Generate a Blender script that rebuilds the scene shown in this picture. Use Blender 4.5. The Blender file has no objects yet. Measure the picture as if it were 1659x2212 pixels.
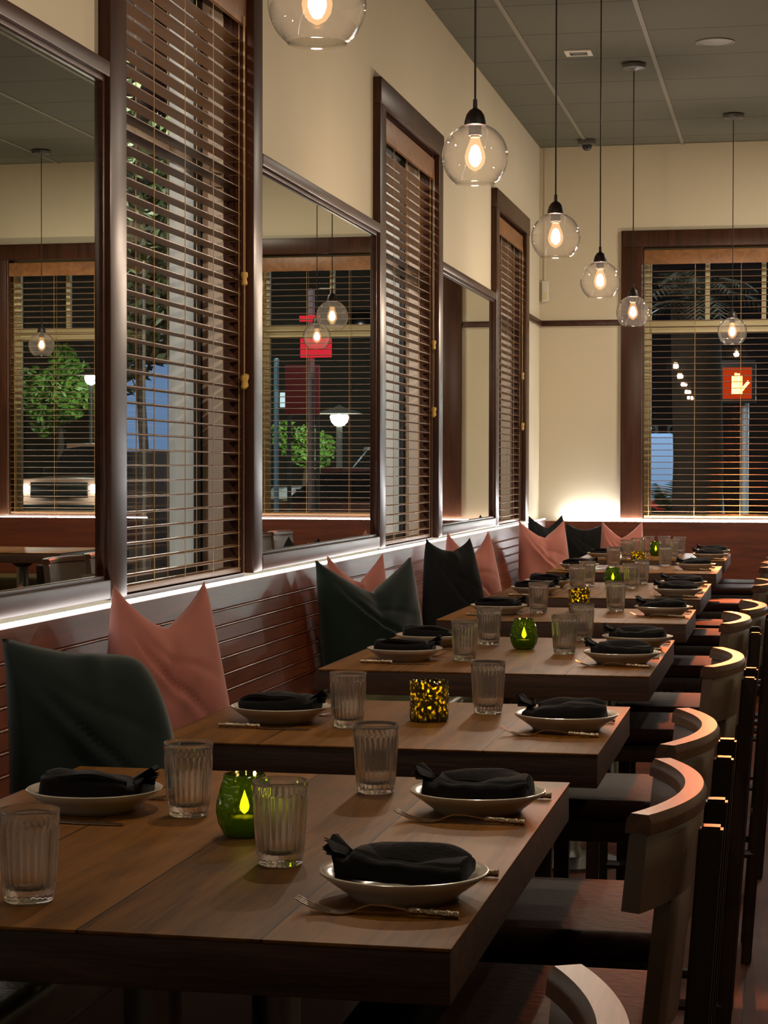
import bpy, bmesh, math, random
from mathutils import Vector, Matrix
random.seed(7)
PI = math.pi
sc = bpy.context.scene
col = sc.collection

# ------------------------------------------------------------------ helpers
def srgb(r, g, b):
    f = lambda v: (v / 255 / 12.92) if v / 255 <= .04045 else ((v / 255 + .055) / 1.055) ** 2.4
    return (f(r), f(g), f(b), 1)

class MB:
    """collects shapes, then links them as ONE mesh object"""
    def __init__(s): s.bm = bmesh.new()
    def box(s, a, b, bev=0.0, seg=2):
        t = bmesh.new(); bmesh.ops.create_cube(t, size=1)
        for v in t.verts:
            v.co = Vector([(a[i] + b[i]) / 2 + v.co[i] * (b[i] - a[i]) for i in range(3)])
        if bev > 0: bmesh.ops.bevel(t, geom=t.edges[:], offset=bev, segments=seg, profile=.6, affect='EDGES')
        s.add(t); return s
    def add(s, t, M=None):
        me = bpy.data.meshes.new('tmp'); t.to_mesh(me); t.free()
        if M is not None: me.transform(M)
        s.bm.from_mesh(me); bpy.data.meshes.remove(me)
    def grid(s, rows, closed_u=False, closed_v=False, caps=False):
        V = [[s.bm.verts.new(p) for p in r] for r in rows]
        n, m = len(V), len(V[0])
        for i in range(n if closed_u else n - 1):
            for j in range(m if closed_v else m - 1):
                a, b, c, d = V[i][j], V[(i + 1) % n][j], V[(i + 1) % n][(j + 1) % m], V[i][(j + 1) % m]
                try: s.bm.faces.new((a, b, c, d))
                except ValueError: pass
        if caps:
            for r in (V[0], V[-1]):
                try: s.bm.faces.new(r)
                except ValueError: pass
        return s
    def lathe(s, prof, n=32, c=(0, 0, 0), fn=None, caps=True):
        rows = []
        for k, (r, z) in enumerate(prof):
            row = []
            for i in range(n):
                a = 2 * PI * i / n
                rr = r if fn is None else fn(r, z, a, k)
                row.append((c[0] + rr * math.cos(a), c[1] + rr * math.sin(a), c[2] + z))
            rows.append(row)
        s.grid(rows, closed_v=True, caps=caps); return s
    def tube(s, pts, r, n=8, caps=True):
        pts = [Vector(p) for p in pts]; rows = []
        up = Vector((0, 0, 1))
        for i, p in enumerate(pts):
            d = (pts[min(i + 1, len(pts) - 1)] - pts[max(i - 1, 0)]).normalized()
            ref = up if abs(d.z) < .95 else Vector((1, 0, 0))
            a = d.cross(ref).normalized(); b = a.cross(d).normalized()
            rr = r[i] if isinstance(r, (list, tuple)) else r
            rows.append([p + (a * math.cos(2 * PI * k / n) + b * math.sin(2 * PI * k / n)) * rr for k in range(n)])
        s.grid(rows, closed_v=True, caps=caps); return s
    def bar(s, p0, p1, w, d, bev=.004):
        """square bar from p0 to p1; w along y, d along x"""
        p0, p1 = Vector(p0), Vector(p1)
        rows = [[(p.x - d / 2, p.y - w / 2, p.z), (p.x + d / 2, p.y - w / 2, p.z), (p.x + d / 2, p.y + w / 2, p.z), (p.x - d / 2, p.y + w / 2, p.z)] for p in (p0, p1)]
        t = MB(); t.grid(rows, closed_v=True, caps=True)
        bmesh.ops.recalc_face_normals(t.bm, faces=t.bm.faces[:])
        if bev: bmesh.ops.bevel(t.bm, geom=t.bm.edges[:], offset=bev, segments=2, affect='EDGES')
        s.add(t.bm); return s
    def build(s, name, m, parent=None, loc=None, smooth=True, ang=40):
        bmesh.ops.recalc_face_normals(s.bm, faces=s.bm.faces[:])
        me = bpy.data.meshes.new(name); s.bm.to_mesh(me); s.bm.free()
        if smooth:
            me.polygons.foreach_set('use_smooth', [True] * len(me.polygons))
            me.set_sharp_from_angle(angle=math.radians(ang))
        o = bpy.data.objects.new(name, me); col.objects.link(o)
        if m: me.materials.append(m)
        if parent: o.parent = parent
        if loc: o.location = loc
        return o

def tag(o, label=None, cat=None, group=None, kind=None):
    if label: o['label'] = label
    if cat: o['category'] = cat
    if group: o['group'] = group
    if kind: o['kind'] = kind
    return o
def thing(name, label, cat, loc=(0, 0, 0), rz=0, group=None):
    o = bpy.data.objects.new(name, None); col.objects.link(o); o.empty_display_size = .05
    o.location = loc; o.rotation_euler = (0, 0, rz)
    return tag(o, label, cat, group)
def struct(o, label, cat):
    o['kind'] = 'structure'; o['label'] = label; o['category'] = cat
    return o
def dup(root, loc, rz=0, label=None):
    r = root.copy(); col.objects.link(r); r.location = loc; r.rotation_euler = (0, 0, rz)
    if label: r['label'] = label
    for ch in list(root.children):
        c = ch.copy(); col.objects.link(c); c.parent = r
        for g in list(ch.children):
            d = g.copy(); col.objects.link(d); d.parent = c
    return r

# ------------------------------------------------------------------ materials
def new(name):
    m = bpy.data.materials.new(name); m.use_nodes = True
    nt = m.node_tree; b = nt.nodes['Principled BSDF']; return m, nt, b
def N(nt, t, **kw):
    n = nt.nodes.new(t)
    for k, v in kw.items():
        if k.startswith('i_'):
            n.inputs[k[2:].replace('_', ' ')].default_value = v
        else: setattr(n, k, v)
    return n
def flat(name, c, rough=.5, metal=0.0, spec=.5, noise=0.0, nscale=30, bump=0.0, coat=0.0, sheen=0.0):
    m, nt, b = new(name)
    b.inputs['Base Color'].default_value = c; b.inputs['Roughness'].default_value = rough
    b.inputs['Metallic'].default_value = metal; b.inputs['Specular IOR Level'].default_value = spec
    b.inputs['Coat Weight'].default_value = coat; b.inputs['Sheen Weight'].default_value = sheen
    if noise or bump:
        tc = N(nt, 'ShaderNodeTexCoord'); nz = N(nt, 'ShaderNodeTexNoise'); nz.inputs['Scale'].default_value = nscale
        nz.inputs['Detail'].default_value = 5
        nt.links.new(tc.outputs['Object'], nz.inputs['Vector'])
        if noise:
            mx = N(nt, 'ShaderNodeMix', data_type='RGBA'); mx.inputs[6].default_value = tuple(x * (1 - noise) for x in c[:3]) + (1,)
            mx.inputs[7].default_value = tuple(min(1, x * (1 + noise)) for x in c[:3]) + (1,)
            nt.links.new(nz.outputs['Fac'], mx.inputs[0]); nt.links.new(mx.outputs[2], b.inputs['Base Color'])
        if bump:
            bp = N(nt, 'ShaderNodeBump'); bp.inputs['Strength'].default_value = bump; bp.inputs['Distance'].default_value = .01
            nt.links.new(nz.outputs['Fac'], bp.inputs['Height']); nt.links.new(bp.outputs['Normal'], b.inputs['Normal'])
    return m
def wood(name, c1, c2, rough=.4, axis=1, scale=6, stretch=14, bump=.05, planks=None, spec=.5, coat=0.0):
    """grain runs along axis (0 x, 1 y, 2 z); planks = width of boards across"""
    m, nt, b = new(name)
    tc = N(nt, 'ShaderNodeTexCoord'); mp = N(nt, 'ShaderNodeMapping')
    s = [scale * stretch / 3] * 3; s[axis] = scale / 3; mp.inputs['Scale'].default_value = s
    nt.links.new(tc.outputs['Object'], mp.inputs['Vector'])
    vec = mp.outputs['Vector']
    oi = N(nt, 'ShaderNodeObjectInfo')
    ad = N(nt, 'ShaderNodeVectorMath', operation='MULTIPLY_ADD')
    ad.inputs[1].default_value = (1, 1, 1)
    sc3 = N(nt, 'ShaderNodeVectorMath', operation='SCALE'); sc3.inputs['Scale'].default_value = 1
    cb = N(nt, 'ShaderNodeCombineXYZ')
    mul = N(nt, 'ShaderNodeMath', operation='MULTIPLY'); mul.inputs[1].default_value = 37
    nt.links.new(oi.outputs['Random'], mul.inputs[0])
    for k in range(3): nt.links.new(mul.outputs[0], cb.inputs[k])
    nt.links.new(vec, ad.inputs[0]); nt.links.new(cb.outputs[0], ad.inputs[2]); vec = ad.outputs[0]
    plank_rand = None
    if planks:
        sx = N(nt, 'ShaderNodeSeparateXYZ'); nt.links.new(tc.outputs['Object'], sx.inputs[0])
        dv = N(nt, 'ShaderNodeMath', operation='DIVIDE'); dv.inputs[1].default_value = planks
        nt.links.new(sx.outputs[0 if axis == 1 else 1], dv.inputs[0])
        fl = N(nt, 'ShaderNodeMath', operation='FLOOR'); nt.links.new(dv.outputs[0], fl.inputs[0])
        ob = N(nt, 'ShaderNodeMath', operation='ADD'); nt.links.new(fl.outputs[0], ob.inputs[0]); nt.links.new(mul.outputs[0], ob.inputs[1])
        wn = N(nt, 'ShaderNodeTexWhiteNoise', noise_dimensions='1D'); nt.links.new(ob.outputs[0], wn.inputs['W'])
        plank_rand = wn.outputs['Value']
        fr = N(nt, 'ShaderNodeMath', operation='FRACT'); nt.links.new(dv.outputs[0], fr.inputs[0])
        lt = N(nt, 'ShaderNodeMath', operation='LESS_THAN'); lt.inputs[1].default_value = .0035 / planks
        nt.links.new(fr.outputs[0], lt.inputs[0]); gap = lt.outputs[0]
        a2 = N(nt, 'ShaderNodeVectorMath', operation='ADD'); nt.links.new(vec, a2.inputs[0])
        c2b = N(nt, 'ShaderNodeCombineXYZ'); m3 = N(nt, 'ShaderNodeMath', operation='MULTIPLY'); m3.inputs[1].default_value = 19
        nt.links.new(plank_rand, m3.inputs[0])
        for k in range(3): nt.links.new(m3.outputs[0], c2b.inputs[k])
        nt.links.new(c2b.outputs[0], a2.inputs[1]); vec = a2.outputs[0]
    nz = N(nt, 'ShaderNodeTexNoise'); nz.inputs['Scale'].default_value = 1.0; nz.inputs['Detail'].default_value = 6; nz.inputs['Distortion'].default_value = .8
    nt.links.new(vec, nz.inputs['Vector'])
    n2 = N(nt, 'ShaderNodeTexNoise'); n2.inputs['Scale'].default_value = 7; n2.inputs['Detail'].default_value = 3
    nt.links.new(vec, n2.inputs['Vector'])
    avg = N(nt, 'ShaderNodeMath', operation='MULTIPLY_ADD'); avg.inputs[1].default_value = .35; avg.use_clamp = False
    nt.links.new(n2.outputs['Fac'], avg.inputs[0]); nt.links.new(nz.outputs['Fac'], avg.inputs[2])
    val = avg.outputs[0]
    if plank_rand is not None:
        pa = N(nt, 'ShaderNodeMath', operation='MULTIPLY_ADD'); pa.inputs[1].default_value = .22
        nt.links.new(plank_rand, pa.inputs[0]); nt.links.new(val, pa.inputs[2])
        sb = N(nt, 'ShaderNodeMath', operation='SUBTRACT'); sb.inputs[1].default_value = .11
        nt.links.new(pa.outputs[0], sb.inputs[0]); val = sb.outputs[0]
    cr = N(nt, 'ShaderNodeValToRGB'); cr.color_ramp.elements[0].position = .42; cr.color_ramp.elements[0].color = c1
    cr.color_ramp.elements[1].position = .92; cr.color_ramp.elements[1].color = c2
    nt.links.new(val, cr.inputs[0]); out = cr.outputs[0]
    if planks:
        mx = N(nt, 'ShaderNodeMix', data_type='RGBA'); mx.inputs[7].default_value = tuple(x * .25 for x in c1[:3]) + (1,)
        nt.links.new(gap, mx.inputs[0]); nt.links.new(out, mx.inputs[6]); out = mx.outputs[2]
    nt.links.new(out, b.inputs['Base Color'])
    b.inputs['Roughness'].default_value = rough; b.inputs['Specular IOR Level'].default_value = spec; b.inputs['Coat Weight'].default_value = coat
    bp = N(nt, 'ShaderNodeBump'); bp.inputs['Strength'].default_value = bump; bp.inputs['Distance'].default_value = .004
    nt.links.new(val, bp.inputs['Height']); nt.links.new(bp.outputs['Normal'], b.inputs['Normal'])
    return m
def emit(name, c, s):
    m, nt, b = new(name); nt.nodes.remove(b)
    e = N(nt, 'ShaderNodeEmission'); e.inputs[0].default_value = c; e.inputs[1].default_value = s
    nt.links.new(e.outputs[0], nt.nodes['Material Output'].inputs[0]); return m
def schlick(nt, f0, normal=None, power=5):
    lw = N(nt, 'ShaderNodeLayerWeight'); lw.inputs['Blend'].default_value = .5
    if normal is not None: nt.links.new(normal, lw.inputs['Normal'])
    pw = N(nt, 'ShaderNodeMath', operation='POWER'); pw.inputs[1].default_value = power; nt.links.new(lw.outputs['Facing'], pw.inputs[0])
    ma = N(nt, 'ShaderNodeMath', operation='MULTIPLY_ADD'); ma.inputs[1].default_value = 1 - f0; ma.inputs[2].default_value = f0
    nt.links.new(pw.outputs[0], ma.inputs[0]); return ma.outputs[0]
def clear(name, tint=(1, 1, 1, 1), ior=1.45, rough=0.0, bloom_haze=0.0, power=5):
    """thin glass: transparent plus fresnel reflection"""
    m, nt, b = new(name); nt.nodes.remove(b)
    t = N(nt, 'ShaderNodeBsdfTransparent'); t.inputs[0].default_value = tint
    g = N(nt, 'ShaderNodeBsdfGlossy'); g.inputs['Roughness'].default_value = rough
    f = schlick(nt, ((ior - 1) / (ior + 1)) ** 2, power=power)
    if bloom_haze:  # translucent share imitates lens bloom around a lit bulb
        d = N(nt, 'ShaderNodeBsdfTranslucent'); d.inputs[0].default_value = (.9, .85, .8, 1); md = N(nt, 'ShaderNodeMixShader'); md.inputs[0].default_value = bloom_haze
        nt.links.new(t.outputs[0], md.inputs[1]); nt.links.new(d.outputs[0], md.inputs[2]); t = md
    mx = N(nt, 'ShaderNodeMixShader')
    nt.links.new(f, mx.inputs[0]); nt.links.new(t.outputs[0], mx.inputs[1]); nt.links.new(g.outputs[0], mx.inputs[2])
    nt.links.new(mx.outputs[0], nt.nodes['Material Output'].inputs[0]); return m

M = {}
M['cream'] = flat('cream_paint', srgb(206, 196, 171), .75, noise=.04, nscale=3, spec=.2)
M['ceiling_base'] = None
M['dark_wood'] = wood('dark_stained_wood', srgb(44, 25, 16), srgb(74, 43, 28), .33, axis=2, scale=5, bump=.01, spec=.26)
M['dark_wood_h'] = wood('dark_stained_wood_level', srgb(44, 25, 16), srgb(74, 43, 28), .36, axis=1, scale=5, bump=.01, spec=.26)
M['bench_wood'] = wood('red_brown_panel_wood', srgb(70, 31, 17), srgb(114, 54, 29), .36, axis=1, scale=4, bump=.03, spec=.14)
M['bench_wood_x'] = wood('red_brown_panel_wood_back', srgb(66, 28, 14), srgb(104, 48, 24), .5, axis=0, scale=4, bump=.04, spec=.25)
M['bench_wood_y'] = wood('red_brown_bench_wood_end', srgb(66, 28, 14), srgb(104, 48, 24), .5, axis=1, scale=4, bump=.04, spec=.25)
M['table_wood'] = wood('table_top_wood', srgb(82, 50, 14), srgb(136, 88, 32), .46, axis=1, scale=5, bump=.05, planks=.236, spec=.12)
M['table_side'] = wood('table_edge_wood', srgb(38, 22, 14), srgb(84, 54, 36), .6, axis=0, scale=10, bump=.25)
M['floor'] = wood('floor_boards', srgb(62, 30, 16), srgb(100, 52, 30), .6, axis=1, scale=3, bump=.05, planks=.14, spec=.12)
M['chair_wood'] = wood('chair_wood', srgb(58, 36, 22), srgb(104, 68, 42), .36, axis=1, scale=8, bump=.03, spec=.28)
M['chair_dark'] = wood('chair_leg_wood', srgb(26, 16, 11), srgb(48, 30, 20), .35, axis=2, scale=8, bump=.03)
M['chair_seat'] = flat('brown_seat_leather', srgb(40, 20, 12), .6, spec=.1, noise=.15, nscale=60, bump=.12)
M['chair_back'] = flat('taupe_back_leather', srgb(92, 72, 54), .34, noise=.08, nscale=40, bump=.06)
M['bench_leather'] = flat('olive_bench_leather', srgb(96, 92, 62), .25, noise=.2, nscale=12, bump=.25)
M['slat'] = flat('tan_blind_slat', srgb(114, 81, 48), .45, noise=.08, nscale=8)
M['valance'] = wood('valance_wood', srgb(108, 70, 38), srgb(150, 104, 62), .42, axis=1, scale=4)
M['cord'] = flat('tan_cord', srgb(186, 150, 100), .7)
M['tassel'] = flat('yellow_tassel', srgb(198, 160, 70), .45)
M['sash'] = flat('cream_sash_paint', srgb(206, 196, 152), .5, noise=.05, nscale=10)
M['jamb_white'] = flat('white_outer_frame', srgb(214, 214, 208), .5)
M['jamb_beige'] = flat('beige_jamb', srgb(170, 150, 132), .5)
M['black'] = flat('black_rubber', srgb(16, 15, 14), .5)
M['pane'] = clear('window_pane', (.96, .97, .96, 1), 1.35)
m, nt, b = new('mirror_silver'); b.inputs['Base Color'].default_value = (.66, .68, .62, 1); b.inputs['Metallic'].default_value = 1; b.inputs['Roughness'].default_value = 0.0; M['mirror'] = m
M['plate'] = flat('cream_ceramic', srgb(206, 196, 178), .16, coat=.3)
M['napkin'] = flat('black_napkin_cloth', srgb(19, 16, 16), .9, noise=.2, nscale=90, bump=.2, spec=.15, sheen=.08)
M['steel'] = flat('polished_steel', srgb(196, 188, 176), .22, metal=1.0)
M['handle'] = flat('bamboo_pattern_steel', srgb(180, 160, 134), .25, metal=1.0, bump=.5, nscale=160)
M['pedestal'] = flat('brushed_pedestal_steel', srgb(120, 118, 112), .38, metal=1.0)
M['socket'] = flat('bronze_socket', srgb(34, 22, 18), .45)
M['brass'] = flat('brass_lamp_base', srgb(200, 150, 84), .3, metal=1.0)
M['wax'] = flat('cream_wax', srgb(240, 228, 190), .6)
M['green_velvet'] = flat('dark_green_velvet', srgb(21, 34, 28), .85, noise=.4, nscale=7, bump=.15, spec=.15, sheen=.3)
M['black_cloth'] = flat('charcoal_cushion_cloth', srgb(22, 23, 23), .9, noise=.2, nscale=14, bump=.08, spec=.2)
M['pink_cloth'] = flat('dusty_pink_cloth', srgb(180, 112, 98), .85, noise=.07, nscale=18, bump=.08, spec=.2, sheen=.25)
M['white_plastic'] = flat('white_plastic', srgb(210, 206, 192), .4)
M['grey_plastic'] = flat('grey_plastic', srgb(86, 84, 78), .4)
M['led'] = emit('led_white', (1, .98, .94, 1), 13); M['led_end'] = emit('led_white_end', (1, 1, .99, 1), 250)
M['bulb_glow'] = None
M['globe'] = clear('globe_glass', (.985, .97, .95, 1), 1.5, bloom_haze=.0011, power=3.2)

# bulb: glows and lets its own lamp light through
m, nt, b = new('glowing_bulb'); nt.nodes.remove(b)
e = N(nt, 'ShaderNodeEmission'); e.inputs[0].default_value = (1, .66, .34, 1); e.inputs[1].default_value = 22
t = N(nt, 'ShaderNodeBsdfTransparent'); a = N(nt, 'ShaderNodeAddShader')
nt.links.new(e.outputs[0], a.inputs[0]); nt.links.new(t.outputs[0], a.inputs[1]); nt.links.new(a.outputs[0], nt.nodes['Material Output'].inputs[0])
M['bulb_glow'] = m
m, nt, b = new('amber_bulb_glass'); nt.nodes.remove(b)
e = N(nt, 'ShaderNodeEmission'); e.inputs[0].default_value = (1, .5, .2, 1); e.inputs[1].default_value = .35
t = N(nt, 'ShaderNodeBsdfTransparent'); a = N(nt, 'ShaderNodeAddShader')
nt.links.new(e.outputs[0], a.inputs[0]); nt.links.new(t.outputs[0], a.inputs[1]); nt.links.new(a.outputs[0], nt.nodes['Material Output'].inputs[0])
M['bulb_glass'] = m

def glow(name, c, s):
    m, nt, b = new(name); nt.nodes.remove(b)
    e = N(nt, 'ShaderNodeEmission'); e.inputs[0].default_value = c; e.inputs[1].default_value = s
    t = N(nt, 'ShaderNodeBsdfTransparent'); a = N(nt, 'ShaderNodeAddShader')
    nt.links.new(e.outputs[0], a.inputs[0]); nt.links.new(t.outputs[0], a.inputs[1]); nt.links.new(a.outputs[0], nt.nodes['Material Output'].inputs[0])
    return m
# tumbler glass: refracting, part of the light passes straight
m, nt, b = new('tumbler_glass'); nt.nodes.remove(b)
g = N(nt, 'ShaderNodeBsdfGlass'); g.inputs['IOR'].default_value = 1.42; g.inputs['Roughness'].default_value = .015; g.inputs['Color'].default_value = (.985, .98, .96, 1)
t = N(nt, 'ShaderNodeBsdfTransparent'); t.inputs[0].default_value = (.98, .98, .97, 1)
mx = N(nt, 'ShaderNodeMixShader'); mx.inputs[0].default_value = .88
nt.links.new(t.outputs[0], mx.inputs[1]); nt.links.new(g.outputs[0], mx.inputs[2])
hz = N(nt, 'ShaderNodeBsdfDiffuse'); hz.inputs[0].default_value = (.9, .9, .86, 1); ht = N(nt, 'ShaderNodeBsdfTranslucent'); ht.inputs[0].default_value = (.9, .9, .86, 1)
hm = N(nt, 'ShaderNodeMixShader'); nt.links.new(hz.outputs[0], hm.inputs[1]); nt.links.new(ht.outputs[0], hm.inputs[2])
m4 = N(nt, 'ShaderNodeMixShader'); m4.inputs[0].default_value = .045
nt.links.new(mx.outputs[0], m4.inputs[1]); nt.links.new(hm.outputs[0], m4.inputs[2]); nt.links.new(m4.outputs[0], nt.nodes['Material Output'].inputs[0])
M['tumbler'] = m

def votive(name, tint, trans, speck):
    m, nt, b = new(name); nt.nodes.remove(b)
    tc = N(nt, 'ShaderNodeTexCoord')
    v = N(nt, 'ShaderNodeTexVoronoi'); v.inputs['Scale'].default_value = 95 if speck else 70
    nt.links.new(tc.outputs['Object'], v.inputs['Vector'])
    t = N(nt, 'ShaderNodeBsdfTransparent'); t.inputs[0].default_value = tint
    tl = N(nt, 'ShaderNodeBsdfTranslucent'); tl.inputs[0].default_value = trans
    g = N(nt, 'ShaderNodeBsdfGlossy'); g.inputs['Roughness'].default_value = .12; g.inputs[0].default_value = (.8, .8, .7, 1)
    bp = N(nt, 'ShaderNodeBump'); bp.inputs['Strength'].default_value = .8; bp.inputs['Distance'].default_value = .006
    nt.links.new(v.outputs['Distance'], bp.inputs['Height']); nt.links.new(bp.outputs['Normal'], g.inputs['Normal'])
    f = schlick(nt, .04, bp.outputs['Normal'])
    m1 = N(nt, 'ShaderNodeMixShader')
    if speck:
        nz = N(nt, 'ShaderNodeTexNoise'); nz.inputs['Scale'].default_value = 120; nz.inputs['Detail'].default_value = 3
        nt.links.new(tc.outputs['Object'], nz.inputs['Vector'])
        cr = N(nt, 'ShaderNodeValToRGB'); cr.color_ramp.elements[0].position = .555; cr.color_ramp.elements[1].position = .61
        nt.links.new(nz.outputs['Fac'], cr.inputs[0])
        d = N(nt, 'ShaderNodeBsdfTranslucent'); d.inputs[0].default_value = (.05, .04, .003, 1)
        mm = N(nt, 'ShaderNodeMixShader'); mm.inputs[0].default_value = .4
        nt.links.new(t.outputs[0], mm.inputs[1]); nt.links.new(tl.outputs[0], mm.inputs[2])
        nt.links.new(cr.outputs[0], m1.inputs[0]); nt.links.new(d.outputs[0], m1.inputs[1]); nt.links.new(mm.outputs[0], m1.inputs[2])
    else:
        m1.inputs[0].default_value = .3
        nt.links.new(t.outputs[0], m1.inputs[1]); nt.links.new(tl.outputs[0], m1.inputs[2])
    m2 = N(nt, 'ShaderNodeMixShader')
    nt.links.new(f, m2.inputs[0]); nt.links.new(m1.outputs[0], m2.inputs[1]); nt.links.new(g.outputs[0], m2.inputs[2])
    nt.links.new(m2.outputs[0], nt.nodes['Material Output'].inputs[0]); return m
M['green_glass'] = votive('green_crackle_glass', (.30, .36, .06, 1), (.03, .06, .003, 1), False)
M['gold_glass'] = votive('gold_mercury_glass', (.95, .82, .10, 1), (.85, .68, .05, 1), True)
M['flame'] = emit('candle_flame', (1, .72, .25, 1), 30)

# ceiling tiles: dark grey-green paint, cross joints as thin grooves
m, nt, b = new('ceiling_tile_paint')
tc = N(nt, 'ShaderNodeTexCoord'); sx = N(nt, 'ShaderNodeSeparateXYZ'); nt.links.new(tc.outputs['Object'], sx.inputs[0])
ad = N(nt, 'ShaderNodeMath', operation='ADD'); ad.inputs[1].default_value = 20 * .686 - 10.045; nt.links.new(sx.outputs[1], ad.inputs[0])
dv = N(nt, 'ShaderNodeMath', operation='DIVIDE'); dv.inputs[1].default_value = .686; nt.links.new(ad.outputs[0], dv.inputs[0])
fr = N(nt, 'ShaderNodeMath', operation='FRACT'); nt.links.new(dv.outputs[0], fr.inputs[0])
lt = N(nt, 'ShaderNodeMath', operation='LESS_THAN'); lt.inputs[1].default_value = .018; nt.links.new(fr.outputs[0], lt.inputs[0])
nz = N(nt, 'ShaderNodeTexNoise'); nz.inputs['Scale'].default_value = 60; nt.links.new(tc.outputs['Object'], nz.inputs['Vector'])
mx0 = N(nt, 'ShaderNodeMix', data_type='RGBA'); mx0.inputs[6].default_value = srgb(84, 82, 64); mx0.inputs[7].default_value = srgb(95, 92, 74); nt.links.new(nz.outputs['Fac'], mx0.inputs[0])
mx = N(nt, 'ShaderNodeMix', data_type='RGBA'); mx.inputs[7].default_value = srgb(44, 42, 32)
nt.links.new(lt.outputs[0], mx.inputs[0]); nt.links.new(mx0.outputs[2], mx.inputs[6]); nt.links.new(mx.outputs[2], b.inputs['Base Color'])
b.inputs['Roughness'].default_value = .8; M['ceiling'] = m
M['tbar'] = flat('ceiling_grid_paint', srgb(120, 115, 96), .6)

# ------------------------------------------------------------------ room shell
CEIL = 3.895; YB = 14.5; XR = 6.4; YF = -2.6
WIN = [(5.05, 5.185, 6.49, 6.605), (8.59, 8.72, 10.08, 10.20), (12.10, 12.235, 13.50, 13.66)]
SILL, HEAD, HTOP = 1.20, 3.157, 3.275
TH = .26
def plainbox(name, a, b, m): return MB().box(a, b).build(name, m, smooth=False)
struct(plainbox('floor', (-.0, YF, -.1), (XR, YB, 0), M['floor']), 'dark reddish brown plank floor of the dining room', 'floor')
struct(plainbox('ceiling', (-TH, YF, CEIL), (XR, YB + TH, CEIL + .1), M['ceiling']), 'dark grey green tiled drop ceiling', 'ceiling')
w = MB()
ys = [YF] + [v for a in WIN for v in (a[1], a[2])] + [YB]
for i in range(0, len(ys), 2): w.box((-TH, ys[i], 0), (0, ys[i + 1], CEIL))
for a in WIN:
    w.box((-TH, a[1], 0), (0, a[2], SILL - .012)); w.box((-TH, a[1], HEAD + .012), (0, a[2], CEIL))
struct(w.build('wall_left', M['cream'], smooth=False), 'cream painted wall with three tall windows and mirrors', 'wall')
BW = [(.746, 2.15), (2.42, 4.145)]
w = MB()
xs = [-TH] + [v for a in BW for v in a] + [XR]
for i in range(0, len(xs), 2): w.box((xs[i], YB, 0), (xs[i + 1], YB + TH, CEIL))
for a in BW:
    w.box((a[0], YB, 0), (a[1], YB + TH, SILL - .012)); w.box((a[0], YB, HEAD + .012), (a[1], YB + TH, CEIL))
struct(w.build('wall_back', M['cream'], smooth=False), 'cream end wall with a wide dark framed window', 'wall')
struct(plainbox('wall_right', (XR, YF, 0), (XR + .2, YB + TH, CEIL), M['cream']), 'cream wall on the far side of the room', 'wall')
struct(plainbox('wall_front', (0, YF - .2, 0), (XR, YF, CEIL), M['cream']), 'cream wall behind the viewpoint', 'wall')
t = MB()
for k, x in enumerate((.355, 1.03, 1.705, 2.38, 3.055, 3.73, 4.4, 5.08, 5.75)):
    t.box((x - .012, YF, CEIL - .006), (x + .012, YB, CEIL - .0005))
struct(t.build('trim_1', M['tbar'], smooth=False), 'pale ceiling grid rails running the length of the room', 'ceiling grid')
t = MB(); t.box((0.0, 13.665, 2.595), (.022, YB - .023, 2.637), .004); t.box((.0, YB - .022, 2.595), (.59, YB - .0005, 2.637), .004)
struct(t.build('trim_2', M['dark_wood_h']), 'dark wood rail across the wall in the far corner', 'rail')

# left windows: casing, jambs, pane
for k, (a, b_, c, d) in enumerate(WIN):
    f = MB(); P = .035
    f.box((.0005, a, SILL), (P, b_, HEAD), .005); f.box((.0005, c, SILL), (P, d, HEAD), .005); f.box((.0005, a, HEAD + .0005), (P + .004, d, HTOP), .005)
    o = struct(f.build('window_%d' % (k + 1), M['dark_wood']), ['left wall window nearest the camera with dark wood casing', 'middle window of the left wall with dark wood casing', 'left wall window nearest the far corner with dark casing'][k], 'window')
    def ring(x0, x1, name, mt):
        r = MB(); e = .010
        r.box((x0, b_ + .0005, SILL), (x1, b_ + e, HEAD)); r.box((x0, c - e, SILL), (x1, c - .0005, HEAD))
        r.box((x0, b_ + .0005, HEAD), (x1, c - .0005, HEAD + .011)); r.box((x0, b_ + .0005, SILL - .0115), (x1, c - .0005, SILL))
        return r.build(name, mt, o, smooth=False)
    ring(-.07, -.0005, 'inner_jamb', M['dark_wood'])
    ring(-.142, -.0705, 'jamb', M['jamb_beige'])
    ring(-.259, -.17, 'outer_jamb', M['jamb_white'])
    s = MB(); s.box((-.168, b_ + .002, SILL), (-.144, b_ + .028, HEAD)); s.box((-.168, c - .028, SILL), (-.144, c - .002, HEAD))
    s.box((-.168, b_ + .028, SILL), (-.144, c - .028, SILL + .03)); s.box((-.168, b_ + .028, HEAD - .03), (-.144, c - .028, HEAD))
    s.build('sash', M['black'], o, smooth=False)
    s = MB(); s.box((-.215, b_ + .012, 2.565), (-.172, c - .012, 2.63), .004); s.build('transom_bar', M['jamb_beige'], o)
    MB().box((-.158, b_ + .02, SILL + .02), (-.154, c - .02, HEAD - .02)).build('pane', M['pane'], o, smooth=False)

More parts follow.
